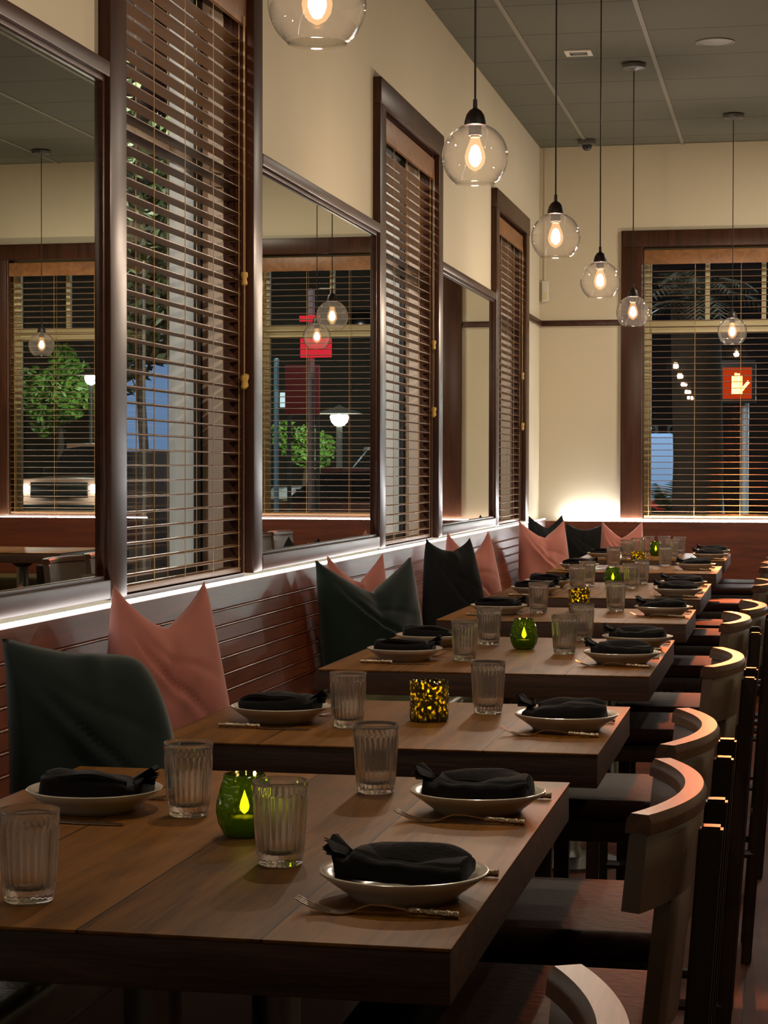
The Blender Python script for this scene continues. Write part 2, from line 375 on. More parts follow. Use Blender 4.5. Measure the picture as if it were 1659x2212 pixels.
# back wall window (two bays)
f = MB(); P = YB - .035
f.box((.595, P, SILL), (.746, YB - .0005, HEAD), .005); f.box((2.15, P, SILL), (2.42, YB - .0005, HEAD), .005); f.box((4.145, P, SILL), (4.30, YB - .0005, HEAD), .005)
f.box((.595, P - .004, HEAD + .0005), (4.30, YB - .0005, HTOP), .005)
wb = struct(f.build('window_4', M['dark_wood']), 'wide window of the end wall with dark wood casing', 'window')
for (x0, x1) in BW:
    r = MB()
    r.box((x0 + .0005, YB + .0005, SILL), (x0 + .01, YB + .1, HEAD)); r.box((x1 - .01, YB + .0005, SILL), (x1 - .0005, YB + .1, HEAD))
    r.box((x0 + .0005, YB + .0005, HEAD), (x1 - .0005, YB + .1, HEAD + .011)); r.box((x0 + .0005, YB + .0005, SILL - .0115), (x1 - .0005, YB + TH, SILL))
    r.build('jamb', M['dark_wood'], wb, smooth=False)
    s = MB(); y0, y1 = YB + .12, YB + .165
    s.box((x0 + .003, y0, SILL), (x0 + .058, y1, HEAD)); s.box((x1 - .058, y0, SILL), (x1 - .003, y1, HEAD))
    s.box((x0 + .058, y0, SILL), (x1 - .058, y1, SILL + .03)); s.box((x0 + .058, y0, HEAD - .05), (x1 - .058, y1, HEAD)); s.box((x0 + .058, y0 - .012, 2.54), (x1 - .058, y1, 2.585), .004); s.box((x0 + .058, y0 - .004, 2.59), (x1 - .058, y1, 2.635), .004)
    n = 3
    for i in range(1, n + 1):
        x = (x0 + .46 + (i - 1) * .401) if x0 < 1 else (x1 - .445 - (i - 1) * .401)
        if x0 + .15 < x < x1 - .15: s.box((x - .016, y0, 2.635), (x + .016, y1, HEAD - .05))
    s.build('sash', M['sash'], wb)
    for (dy, an) in ((.016, .0170), (.030, .0150)):      # double glazing, a touch out of true
        hw = (x1 - x0) / 2 - .03
        o = MB().box((-hw, -.0015, SILL + .02), (hw, .0015, HEAD - .02)).build('pane', M['pane'], wb, smooth=False)
        o.location = ((x0 + x1) / 2, y0 + dy, 0); o.rotation_euler = (0, 0, an)

# ------------------------------------------------------------------ blinds
def blind(name_label, L, mat4, sp=.0445, group='wooden venetian blinds', pull=True):
    """local frame: slats run along +X from 0 to L, room side is -Y; base at z=0 up to the head"""
    root = thing('venetian_blind', name_label, 'blind', group=group); root.matrix_world = mat4
    H = HEAD - SILL; g = .012
    v = MB(); v.box((g, -.012, H - .125), (L - g, .004, H - .022), .004); v.box((g, .006, H - .06), (L - g, .05, H - .022)); v.build('valance', M['valance'], root)
    s = MB(); z = .05; zs = []
    while z < H - .13:
        rows = []
        for q in range(5):
            y = .006 + .05 * q / 4; h = .0022 * (1 - ((q - 2) / 2) ** 2)
            rows.append([(g + .004, y, z + h), (L - g - .004, y, z + h)])
        rows2 = [[(p[0], p[1], p[2] - .0028) for p in r] for r in reversed(rows)]
        s.grid(rows + rows2, closed_u=True); zs.append(z); z += sp
    s.build('slats', M['slat'], root)
    MB().box((g + .004, .006, .004), (L - g - .004, .056, .022), .004).build('bottom_rail', M['slat'], root)
    c = MB()
    n = max(4, round(L / .28))
    for i in range(n):
        x = .05 + (L - .1) * i / (n - 1)
        for y in (.0035, .0585): c.tube([(x, y, .02), (x, y, H - .1)], .0014, 5)
    c.build('ladder_cord', M['cord'], root)
    if pull:
        p = MB(); x = L - .05
        p.tube([(x, -.016, H - .1), (x + .004, -.016, 1.02), (x, -.016, .66)], .0016, 5); p.tube([(x - .012, -.016, H - .1), (x - .01, -.016, 1.0)], .0016, 5)
        pc = p.build('pull_cord', M['cord'], root)
        for (xx, zz) in ((x + .004, .66), (x - .014, .655), (x - .01, 1.0)):
            MB().lathe([(.003, 0), (.0115, -.004), (.0125, -.014), (.008, -.024), (.011, -.042), (.006, -.048)], 12, (xx, -.018, zz + .01)).build('tassel', M['tassel'], pc)
    return root
for k, (a, b_, c, d) in enumerate(WIN):
    M4 = Matrix.Translation((0, b_, SILL)) @ Matrix(((0, -1, 0, 0), (1, 0, 0, 0), (0, 0, 1, 0), (0, 0, 0, 1)))
    blind(['tan wooden venetian blind in the left wall window nearest the camera', 'tan wooden venetian blind in the middle left window', 'tan wooden venetian blind in the left window nearest the far corner'][k], c - b_, M4)
for k, (x0, x1) in enumerate(BW):
    blind(['wide tan venetian blind in the end wall window above the far bench', 'tan venetian blind in the right bay of the end wall window'][k], x1 - x0, Matrix.Translation((x0, YB, SILL)), pull=False)

# ------------------------------------------------------------------ mirrors
MIR = [(3.03, 5.049, 'large dark framed wall mirror at the left edge, showing the car headlights'), (6.606, 8.589, 'framed wall mirror between the first and second left windows'), (10.201, 12.099, 'framed wall mirror between the second window and the far corner window')]
for (y0, y1, lab) in MIR:
    t = thing('wall_mirror', lab, 'mirror', (0, y0, SILL), group='framed mirrors on the left wall')
    L = y1 - y0
    MB().box((.0005, .0005, 1.388), (.036, L - .0005, 1.43), .005).build('top_rail', M['dark_wood_h'], t); MB().box((.0005, .0005, .003), (.036, L - .0005, .055), .005).build('bottom_rail', M['dark_wood_h'], t)
    bd = MB()
    bd.box((.0005, .0005, .055), (.022, .02, 1.388), .003); bd.box((.0005, L - .02, .055), (.022, L - .0005, 1.388), .003)
    bd.box((.0005, .02, 1.374), (.024, L - .02, 1.388), .003); bd.box((.0005, .02, .055), (.024, L - .02, .066), .003)
    bd.build('inner_bead', M['dark_wood_h'], t)
    MB().box((.001, .018, .064), (.012, L - .018, 1.376)).build('mirror_glass', M['mirror'], t, smooth=False)

# ------------------------------------------------------------------ benches + LED strips
def bench(label, L, mat4, woodm, grooves=True, yb=0.0, ys=0.0):
    """local: runs along +Y from 0 to L, sits against x=0, faces +X"""
    r = thing('banquette', label, 'bench'); r.matrix_world = mat4
    prof = [(.002, .10), (.002, 1.186), (.058, 1.190), (.066, 1.186), (.069, 1.172)]
    z = 1.15
    x_at = lambda z: .069 + (1.166 - z) * .19
    prof.append((x_at(1.128), 1.128))
    z = 1.118
    while z > .79:
        if grooves:
            prof += [(x_at(z), z), (x_at(z) - .003, z - .0018), (x_at(z) + .0035, z - .0032), (x_at(z) + .0052, z - .0052), (x_at(z) + .0035, z - .0074), (x_at(z - .009), z - .009)]
        z -= .0475
    prof += [(x_at(.76), .76), (.16, .10)]
    segs = [yb]
    while segs[-1] < L - .01: segs.append(min(L, segs[-1] + 1.22))
    b = MB()
    b.grid([[(p[0], y, p[1]) for p in prof] for y in segs], closed_v=True, caps=True)
    b.build('backrest', woodm, r, ang=25)
    n = max(1, round((L - ys) / 1.5)); w_ = (L - ys) / n
    for i in range(n): MB().box((.165, ys + i * w_ + .002, .665), (.70, ys + (i + 1) * w_ - .002, .765), .028, 4).build('seat', M['bench_leather'], r)
    MB().box((.162, ys + .002, .0), (.62, L - .002, .66), .006).build('base', M['chair_dark'], r)
    return r
bench('long red brown panelled bench along the left wall under the mirrors', YB - .18 + 1.2, Matrix.Translation((0, -1.2, 0)), M['bench_wood'])
Mb = Matrix.Translation((.76, YB, 0)) @ Matrix.Rotation(-PI / 2, 4, 'Z')
Mb2 = Matrix.Translation((.0, YB, 0)) @ Matrix.Rotation(-PI / 2, 4, 'Z')
# the end bench runs along +X: its local Y maps to +X
bench('red brown wooden bench across the end wall under the wide window', 4.6, Matrix(((0, 1, 0, .003), (-1, 0, 0, YB), (0, 0, 1, -.012), (0, 0, 0, 1))), M['bench_wood_y'], grooves=False, yb=.0, ys=.72)
def led(label, p0, p1, mt):
    p0, p1 = Vector(p0), Vector(p1); n = max(2, int((p1 - p0).length / .3)); d = (p1 - p0).normalized()
    side = Vector((-d.y, d.x, 0)) * .004; up = Vector((0, 0, .006))
    b = MB(); rows = []
    for i in range(n + 1):
        q = p0 + (p1 - p0) * i / n
        rows.append([q - side, q + side, q + side + up, q - side + up])
    b.grid(rows, closed_v=True, caps=True)
    return tag(b.build('light_strip', mt, smooth=False), label, 'light strip', 'white light strips on the bench tops')
led('glowing white light strip along the top of the long left bench', (.056, -1.15, 1.191), (.056, YB - .09, 1.191), M['led'])
led('glowing white light strip along the top of the end wall bench', (.20, YB - .045, 1.179), (4.2, YB - .045, 1.179), M['led_end'])

# ------------------------------------------------------------------ tables
ORD = ['nearest', 'second nearest', 'third', 'fourth', 'fifth', 'sixth', 'farthest']
TAB = [(1.418, 2.326, 3.618), (1.434, 3.99, 4.805), (1.430, 5.525, 6.726), (1.432, 7.44, 8.214), (1.420, 8.872, 10.105), (1.410, 11.084, 11.954), (1.406, 12.636, 13.785)]
TW = .944; TT = .98
def table(label, xr, y0, y1, group='wooden dining tables along the bench'):
    L = y1 - y0; cx = xr - TW / 2; cy = (y0 + y1) / 2
    t = thing('dining_table', label, 'table', (cx, cy, 0), group=group)
    b = MB().box((-TW / 2, -L / 2, TT - .005), (TW / 2, L / 2, TT), .002); b.build('tabletop', M['table_wood'], t)
    b = MB(); b.box((-TW / 2 + .0015, -L / 2 + .0015, TT - .07), (TW / 2 - .0015, L / 2 - .0015, TT - .0052), .003); b.build('edge_apron', M['table_side'], t)
    for y in ((-L * .26, L * .26) if L > 1.0 else (0,)):
        p = MB(); p.lathe([(.2, 0), (.2, .012), (.06, .03), (.042, .06), (.042, .86), (.09, .895), (.09, TT - .0705)], 24, (0, y, 0)); p.build('pedestal', M['pedestal'], t)
    return t
for k, (xr, y0, y1) in enumerate(TAB):
    table('%s wooden dining table %s, %s' % (ORD[k], 'from the camera' if k in (1, 2, 3, 4, 5) else ('to the camera' if k == 0 else 'from the camera'), 'long plank top set for four' if k % 2 == 0 else 'short plank top set for two'), xr, y0, y1)
table('dining table across the aisle, seen in the left mirror', 4.0, 12.75, 13.75)

# ------------------------------------------------------------------ tableware prototypes
def make_plate():
    pr = [(.0, .004), (.058, .004), (.066, .0), (.072, .0), (.078, .008), (.098, .022), (.113, .0335), (.1135, .0365), (.111, .0375), (.095, .0275), (.072, .0145), (.05, .011), (.0, .0105)]
    pr = [(max(r, .0004), z) for r, z in pr]
    o = MB().lathe(pr, 56, caps=False).build('dinner_plate', M['plate'], ang=60); return o
def make_napkin(v):
    rnd = random.Random(v); b = MB(); rows = []; L = .176; n = 30
    for i in range(n + 1):
        s = i / n; x = (s - .5) * L
        e = min(1, (1 - abs(2 * s - 1) ** 6)) ** .5 * .25 + .75
        w = .1 * (e if s > .5 else (.72 + .28 * min(1, s * 3.4))); h = .04 * (.86 + .14 * math.sin(s * 5 + v)) * (.80 + .2 * e)
        if s < .16: h *= .72 + 1.6 * abs(s - .09)
        row = []; m = 40
        # folded cloth: a flattened spiral of cloth, wide flap on top tucked at the far side
        for q in range(m):
            a = 2 * PI * q / m; ca, sa = math.cos(a), math.sin(a)
            yy = w / 2 * math.copysign(abs(ca) ** .55, ca); zz = h / 2 + h / 2 * math.copysign(abs(sa) ** .6, sa)
            crease = -.005 * math.exp(-((a - .62 * PI - .3 * s) / .10) ** 2) - .004 * math.exp(-((a - 1.2 * PI) / .09) ** 2)
            wob = .0016 * math.sin(9 * s + 3 * a + v) + .001 * math.sin(23 * s + v * 2)
            row.append((x + .004 * math.sin(a * 2 + v), yy * (1 + crease / .05), zz + wob * (zz > .004) + crease * .4 + .0008))
        rows.append(row)
    b.grid(rows, closed_v=True, caps=True)
    # folded top layer
    rows = []
    for i in range(17):
        s = i / 16; x = (s - .42) * L * .80
        row = []
        for q in range(9):
            u = q / 8; en = abs(2 * s - 1) ** 3; y = .047 - .012 * en - u * (.062 + .012 * math.sin(s * 3 + v)) * (1 - .45 * en); z = .0425 - .010 * en + .010 * math.sin(u * PI * .95) * (.6 + .4 * math.sin(s * 4 + v)) - .012 * u * u + .002 * math.sin(s * 9 + u * 4 + v)
            row.append((x + .006 * math.sin(u * 5 + v), y, z))
        rows.append(row)
    low = [[(p[0], p[1], p[2] - .007) for p in r] for r in rows]
    b.grid(rows); b.grid(low)
    for A, B in (([r[0] for r in rows], [r[0] for r in low]), ([r[-1] for r in rows], [r[-1] for r in low]), (rows[0], low[0]), (rows[-1], low[-1])): b.grid([A, B])
    # gathered ends sticking out at the left
    for k in range(4):
        ang = PI + (k - 1.5) * .42; c0 = Vector((-L * .40, .0, .03)); rows = []
        for i in range(6):
            s = i / 5; p = c0 + Vector((math.cos(ang), math.sin(ang), 0)) * (.034 * s) + Vector((0, 0, .02 * s * (1 if k % 2 else .35) - .004 * s))
            side = Vector((-math.sin(ang), math.cos(ang), .25 * (-1) ** k)) * (.008 + .014 * s)
            rows.append([p - side, p - side * .3 + Vector((0, 0, .006)), p + side * .3 + Vector((0, 0, -.001)), p + side])
        b.grid(rows); b.grid([[Vector(q) - Vector((0, 0, .003)) for q in r] for r in rows])
    return b.build('napkin', M['napkin'], ang=70)
def strip(b, pts, th=.0018):
    """pts: (x, halfwidth, z) flat metal strip along x with centre y offset"""
    rows = []
    for (x, hw, z, yc) in pts:
        rows.append([(x, yc - hw, z), (x, yc + hw, z), (x, yc + hw, z + th), (x, yc - hw, z + th)])
    b.grid(rows, closed_v=True, caps=True)
def make_fork():
    t = thing('fork', '', 'fork')
    b = MB()
    strip(b, [(-.06, .0115, .0015, 0), (-.052, .0125, .0008, 0), (-.042, .0105, .0008, 0), (-.032, .005, .003, 0), (-.022, .0032, .008, 0), (-.008, .0028, .0125, 0), (.01, .003, .0125, 0), (.03, .0034, .0095, 0), (.046, .0036, .0065, 0)])
    for k in range(4):
        y = -.0096 + k * .0064
        strip(b, [(-.106, .0009, .018, y * .94), (-.098, .0014, .0135, y), (-.085, .0018, .0075, y), (-.07, .002, .003, y), (-.058, .0022, .0013, y)], .0016)
    h = b.build('head', M['steel'], t)
    b = MB(); pts = []; rs = []
    for i in range(22):
        s = i / 21; x = .042 + s * .064; z = .0078 - .003 * s
        pts.append((x, 0, z)); rs.append(.0042 + .0016 * max(0, math.sin(s * 3 * 2 * PI - .6)) ** 4 + (.0008 if s > .9 else 0))
    b.tube(pts, rs, 10); b.build('handle', M['handle'], t)
    return t
def make_knife():
    t = thing('knife', '', 'knife')
    b = MB(); strip(b, [(-.112, .001, .001, .004), (-.105, .005, .001, .002), (-.09, .0085, .001, 0), (-.04, .0095, .001, 0), (-.005, .0085, .0015, 0), (.004, .005, .003, 0)], .0016); b.build('blade', M['steel'], t)
    b = MB(); pts = []; rs = []
    for i in range(30):
        s = i / 29; pts.append((.0 + s * .094, 0, .0062)); rs.append(.0048 + .0014 * max(0, math.sin(s * 4 * 2 * PI)) ** 4 + (.0006 if s > .94 else 0))
    b.tube(pts, rs, 10); b.build('handle', M['handle'], t)
    return t
def make_tumbler():
    H = .122
    def ro(z): return .0325 + (.0405 - .0325) * (z / H)
    pr = [(.0004, .003), (.024, .003), (.029, .0), (.0315, .0015), (.033, .005)]
    zz = [.012, .018, .03, .05, .07, .09, .1, .1035]
    out = pr + [(ro(z), z) for z in zz] + [(ro(.106) + .0006, .106), (ro(.115) + .0006, .115), (ro(.1205) + .0004, .1205), (ro(H) - .0006, H), (ro(H) - .0022, .1212), (ro(.115) - .0028, .115)]
    inn = [(ro(z) - .0038, z) for z in (.1, .08, .06, .04, .028)] + [(.0265, .0195), (.02, .0165), (.0004, .0158)]
    prof = out + inn; n = 120; R = 24
    def fn(r, z, a, k):
        if 6 <= k <= 11: return r + .0016 * math.cos(R * a) * (1 if 6 < k < 11 else .6)
        return r
    return MB().lathe(prof, n, fn=fn, caps=False).build('glass_tumbler', M['tumbler'], ang=70)
plate0 = make_plate(); napkins = [make_napkin(v) for v in (1, 2.3, 4.1)]; fork0 = make_fork(); knife0 = make_knife(); tumb0 = make_tumbler()
_used = {}
def put(proto, loc, rz, label, cat, group):
    if proto.name not in _used:
        _used[proto.name] = 1; o = proto; o.location = loc; o.rotation_euler = (0, 0, rz)
    else: o = dup(proto, loc, rz)
    return tag(o, label, cat, group)

def where(k, side, q):
    T = '%s table' % ORD[k]
    return '%s side of the %s%s' % (side, T, '' if k % 2 else ', %s place' % q)
settings = [  # table, side, place, plate x, plate y
 (0, 'aisle', 'front', 1.307, 2.600), (0, 'aisle', 'rear', 1.301, 3.278), (1, 'aisle', '', 1.330, 4.349), (2, 'aisle', 'front', 1.324, 5.871), (2, 'aisle', 'rear', 1.327, 6.439),
 (3, 'aisle', '', 1.321, 7.862), (4, 'aisle', 'front', 1.31, 9.08), (4, 'aisle', 'rear', 1.305, 9.652), (5, 'aisle', '', 1.275, 11.50), (6, 'aisle', 'front', 1.30, 12.90), (6, 'aisle', 'rear', 1.30, 13.50),
 (0, 'bench', 'rear', .670, 3.162), (1, 'bench', '', .683, 4.355), (2, 'bench', 'front', .679, 5.850), (2, 'bench', 'rear', .667, 6.345), (3, 'bench', '', .679, 7.796),
 (4, 'bench', 'front', .667, 9.04), (4, 'bench', 'rear', .656, 9.62), (5, 'bench', '', .626, 11.32), (6, 'bench', 'front', .632, 12.85)]
for i, (k, side, q, x, y) in enumerate(settings):
    wz = where(k, side, q); s = 1 if side == 'aisle' else -1; rj = random.uniform(-.05, .05)
    put(plate0, (x, y, TT + .0002), 0, 'cream rimmed dinner plate, ' + wz, 'plate', 'dinner plates on the tables')
    nz = napkins[i % 3]
    put(nz, (x - .002 * s, y, TT + .0222), rj + (PI if s < 0 else 0) + random.uniform(-.08, .08), 'folded black napkin on plate, ' + wz, 'napkin', 'black napkins on the plates')
    fx = min(x, 1.318) if s > 0 else max(x, .66)
    put(fork0, (fx + s * -.012, y - s * .118, TT + .0004), (0 if s > 0 else PI) + rj * .4, 'steel fork left of the plate, ' + wz, 'fork', 'forks beside the plates')
    put(knife0, (fx + s * .012, y + s * .145 if s > 0 else y - .135, TT + .0004), (0 if s > 0 else PI) - rj * .4, 'steel knife right of the plate, ' + wz, 'knife', 'knives beside the plates')
glasses = [
 (0, 'aisle', 'front', 1.091, 2.775), (0, 'aisle', 'rear', 1.095, 3.43), (0, 'bench', 'rear', .842, 3.135), (0, 'bench', 'front', .828, 2.47), (1, 'bench', '', .853, 4.288), (1, 'aisle', '', 1.118, 4.603),
 (2, 'bench', 'front', .858, 5.863), (2, 'bench', 'rear', .849, 6.408), (2, 'aisle', 'front', 1.125, 6.137), (2, 'aisle', 'rear', 1.127, 6.655), (3, 'bench', '', .829, 7.859), (3, 'aisle', '', 1.121, 8.02),
 (4, 'bench', 'front', .819, 9.413), (4, 'bench', 'rear', .832, 9.762), (4, 'aisle', 'front', 1.061, 9.583), (4, 'aisle', 'rear', 1.077, 10.0), (5, 'bench', '', .794, 11.651), (5, 'aisle', '', 1.081, 11.87),
 (6, 'bench', 'front', .781, 12.80), (6, 'bench', 'rear', .82, 13.15), (6, 'aisle', 'front', 1.06, 12.95), (6, 'aisle', 'rear', 1.075, 13.5)]
for (k, side, q, x, y) in glasses:
    put(tumb0, (x, y, TT + .0003), random.uniform(0, 1), 'clear ribbed glass tumbler, ' + where(k, side, q), 'glass', 'ribbed tumblers on the tables')
put(tumb0, (.86, 13.58, TT + .0003), .3, 'clear ribbed glass tumbler at the window end of the farthest table', 'glass', 'ribbed tumblers on the tables')
put(tumb0, (.965, 13.62, TT + .0003), .5, 'rearmost clear ribbed tumbler on the farthest table, beside the end bench', 'glass', 'ribbed tumblers on the tables')
put(tumb0, (3.72, 13.1, TT + .0003), .5, 'clear ribbed tumbler on the table across the aisle, seen in a mirror', 'glass', 'ribbed tumblers on the tables')

# candle holders
def candle_parts(t, z, col_, pw):
    MB().lathe([(.0004, z), (.019, z), (.019, z + .02), (.017, z + .022), (.0004, z + .0215)], 24, caps=False).build('candle', M['wax'], t)
    MB().lathe([(.0006, 0), (.0062, .005), (.008, .011), (.0062, .02), (.0026, .03), (.0004, .037)], 14, (0, 0, z + .026), caps=False).build('flame', M['flame'], t)
    li = bpy.data.lights.new('candle_light', 'POINT'); li.color = (1, .66, .22); li.energy = pw; li.shadow_soft_size = .006
    lo = bpy.data.objects.new('candle_light', li); col.objects.link(lo); lo.parent = t; lo.location = (0, 0, z + .066)
def make_green():
    t = thing('candle_holder', '', 'candle holder')
    out = [(.0004, 0), (.026, 0), (.033, .004), (.041, .02), (.0445, .038), (.0435, .055), (.038, .075), (.0335, .09), (.0325, .096)]
    inn = [(.031, .0965), (.0315, .09), (.0355, .075), (.041, .055), (.042, .038), (.0385, .021), (.03, .009), (.0004, .0075)]
    MB().lathe(out + inn, 40, caps=False).build('glass_cup', M['green_glass'], t)
    candle_parts(t, .0078, None, .22); return t
def make_gold():
    t = thing('candle_holder', '', 'candle holder')
    out = [(.0004, 0), (.04, 0), (.0435, .003), (.0442, .008), (.0442, .088), (.0435, .091)]
    inn = [(.0418, .0905), (.041, .086), (.041, .012), (.039, .0085), (.0004, .0075)]
    MB().lathe(out + inn, 40, caps=False).build('glass_cup', M['gold_glass'], t)
    candle_parts(t, .0078, None, .3); return t
g0, y0_ = make_green(), make_gold(); g0.name = 'candle_holder'; 
for k, (x, y) in enumerate([(.98, 2.982), (1.008, 4.438), (.98, 6.284), (.972, 8.05), (.961, 9.714), (.93, 11.75), (.93, 13.30)]):
    put(g0 if k % 2 == 0 else y0_, (x, y, TT + .0003), k * .7, ('lit green crackle glass candle holder' if k % 2 == 0 else 'lit gold mercury glass candle holder') + ' in the middle of the %s table' % ORD[k], 'candle holder', 'candle holders on the tables')

# ------------------------------------------------------------------ chairs
def make_chair():
    t = thing('bar_chair', '', 'chair')
    s = MB().box((-.21, -.215, .765), (.2, .215, .812), .02, 4); s.build('seat', M['chair_seat'], t)
    s = MB(); s.box((-.19, -.195, .715), (.19, .195, .764), .004); s.build('seat_frame', M['chair_dark'], t)
    R, xc = .56, -.339
    def arc(a, r): return (xc + r * math.cos(a), r * math.sin(a))
    def shell(a0, z0, z1, r0, r1, nm, mt, bev, lean=.0):
        rows = []; n = 26
        for i in range(n + 1):
            a = -a0 + 2 * a0 * i / n; row = []
            sec = [(r0, z0), (r1, z0), (r1, (z0 + z1) / 2), (r1, z1 - bev), (r1 - bev * .6, z1), (r0 + bev * .6, z1), (r0, z1 - bev), (r0, (z0 + z1) / 2)]
            for (r, z) in sec:
                x, y = arc(a, r); row.append((x + (z - .8) * lean, y, z))
            rows.append(row)
        return MB().grid(rows, closed_v=True, caps=True).build(nm, mt, t, ang=50)
    shell(.452, .995, 1.094, R - .013, R + .013, 'backrest', M['chair_back'], .004, .10)
    shell(.456, 1.0945, 1.120, R - .018, R + .018, 'top_rail', M['chair_wood'], .009, .10)
    shell(.27, .813, .9945, R - .011, R + .011, 'back_splat', M['chair_back'], .002, .10)
    for sy in (-1, 1):
        MB().bar((.205, sy * .135, 0), (.280, sy * .11, 1.085), .03, .032).build('rear_leg', M['chair_dark'], t)
        MB().bar((-.185, sy * .19, 0), (-.172, sy * .18, .716), .034, .036).build('front_leg', M['chair_dark'], t)
        MB().tube([(-.165, sy * .184, .345), (.224, sy * .130, .345)], .013, 8).build('side_stretcher', M['chair_dark'], t)
    MB().box((-.194, -.17, .24), (-.168, .17, .275), .003).build('footrest', M['chair_dark'], t)
    MB().box((.222, -.11, .42), (.246, .11, .452), .003).build('rear_stretcher', M['chair_dark'], t)
    return t
chair0 = make_chair()
CH = [(1.43, 1.47, 'cropped wooden bar chair in the lower right corner, nearest the camera'), (1.43, 2.74, 'curved back bar chair at the nearest table, front place'), (1.425, 3.38, 'curved back bar chair at the nearest table, rear place'), (1.44, 4.65, 'curved back bar chair at the second nearest table'), (1.43, 5.90, 'curved back bar chair at the third table, front place'), (1.47, 6.46, 'curved back bar chair at the third table, rear place'), (1.49, 7.80, 'curved back bar chair at the fourth table'), (1.49, 9.2, 'curved back bar chair at the fifth table, front place'), (1.50, 9.78, 'curved back bar chair at the fifth table, rear place'), (1.51, 11.4, 'curved back bar chair at the sixth table'), (1.51, 12.90, 'curved back bar chair at the farthest table, front place'), (1.51, 13.48, 'curved back bar chair at the farthest table, rear place')]
for i, (x, y, lab) in enumerate(CH): put(chair0, (x, y, 0), random.uniform(-.03, .03), lab, 'chair', 'bar chairs along the aisle')
put(chair0, (2.92, 13.1, 0), PI, 'bar chair at the table across the aisle, seen in a mirror', 'chair', 'bar chairs along the aisle')

# ------------------------------------------------------------------ cushions
def pillow(name, label, loc, rz, lean, w, h, t, chop, mt, seed, roll=0, u0=0.0, ear=.16, rc=0.0):
    rnd = random.Random(seed); n = 36; b = MB()
    ph = [rnd.uniform(0, 6) for _ in range(6)]
    def surf(u, v, sgn):
        x = u * w / 2 * (1 - .06 * (1 - v * v)); z = v * h / 2 * (1 - .05 * (1 - u * u))
        th = t / 2 * max(0, (1 - abs(u) ** 2.6) * (1 - abs(v) ** 2.6)) ** .5
        top = max(0, (v + .35) / 1.35) ** 1.2
        x *= 1 - ear * top * abs(u); 
        if rc and u > 0 and v > 0: k = 1 - rc * (u * v) ** 1.5; x *= k; z *= k
        vv = max(0, 1 - abs(u - u0) / .95)
        z -= chop * vv * top
        cre = math.exp(-((u - u0) / .13) ** 2) * top
        th *= 1 - .5 * cre * (1 if chop > .05 else .3)
        th += .006 * math.sin(5 * u + 4 * v + ph[0]) * (1 - u * u) * (1 - v * v) + .003 * math.sin(11 * u - 7 * v + ph[1]) * (1 - u * u) * (1 - v * v)
        e = (1 - u * u) * (1 - v * v)
        d = v - .62 + .9 * (u + .75)              # fold running from the left ear down across the front
        th += (-.016 * math.exp(-((d - .06) / .06) ** 2) + .010 * math.exp(-((d + .07) / .10) ** 2)) * e * min(1, chop / .08)
        d2 = v - .25 + .5 * (u - .3)
        th += -.006 * math.exp(-(d2 / .05) ** 2) * e
        y = -sgn * th - .03 * cre * top
        return (x, y, z + h / 2)
    for sgn in (1, -1):
        rows = [[surf(-1 + 2 * i / n, -1 + 2 * j / n, sgn) for j in range(n + 1)] for i in range(n + 1)]
        b.grid(rows)
    bmesh.ops.remove_doubles(b.bm, verts=b.bm.verts[:], dist=.0004)
    o = b.build(name, mt, ang=80)
    o.matrix_world = Matrix.Translation(loc) @ Matrix.Rotation(rz, 4, 'Z') @ Matrix.Rotation(lean, 4, 'X') @ Matrix.Rotation(roll, 4, 'Y')
    return tag(o, label, 'cushion', 'throw cushions on the benches')
# local front is -Y; rz turns it toward the room (+X is rz = +90 deg)
D = math.radians
SB = .768
pillow('throw_cushion', 'dark green velvet cushion in front of the pink one, nearest the camera', (.45, 3.81, SB), D(28), D(-11), .365, .455, .16, .035, M['green_velvet'], 1, roll=D(-3), u0=.05, ear=.10, rc=.32)
pillow('throw_cushion', 'dusty pink cushion behind the nearest green velvet cushion', (.285, 4.80, SB), D(40), D(-10), .36, .50, .15, .11, M['pink_cloth'], 2, ear=.30)
pillow('throw_cushion', 'wide dark green cushion with a sharp dent, beside the third table', (.33, 7.14, SB), D(50), D(-11), .50, .46, .15, .12, M['green_velvet'], 3, ear=.1)
pillow('throw_cushion', 'dusty pink cushion mostly hidden behind the wide dark green cushion', (.225, 7.36, SB), D(60), D(-5), .36, .46, .08, .10, M['pink_cloth'], 4, ear=.12)
pillow('throw_cushion', 'charcoal cushion beside the fourth table, in front of a creased pink one', (.395, 8.53, SB), D(38), D(-11), .33, .49, .14, .05, M['black_cloth'], 5, ear=.34)
pillow('throw_cushion', 'creased dusty pink cushion right behind a charcoal cushion by the fourth table', (.29, 9.72, SB), D(45), D(-9), .36, .48, .13, .12, M['pink_cloth'], 6, ear=.3)
pillow('throw_cushion', 'large dusty pink cushion alone in the far left corner of the bench', (.325, 12.28, SB), D(32), D(-9), .37, .47, .14, .10, M['pink_cloth'], 7, ear=.16)
pillow('throw_cushion', 'charcoal cushion tip behind the large pink corner cushion', (.25, 13.25, SB), D(55), D(-8), .40, .48, .12, .08, M['black_cloth'], 8)
pillow('throw_cushion', 'charcoal cushion leaning on the end wall bench', (.375, 14.10, SB - .012), D(4), D(-12), .32, .42, .12, .04, M['black_cloth'], 9)
pillow('throw_cushion', 'small pale pink cushion on the end wall bench below the window frame', (.655, 13.88, SB - .012), D(2), D(-12), .335, .44, .11, .11, M['pink_cloth'], 10)

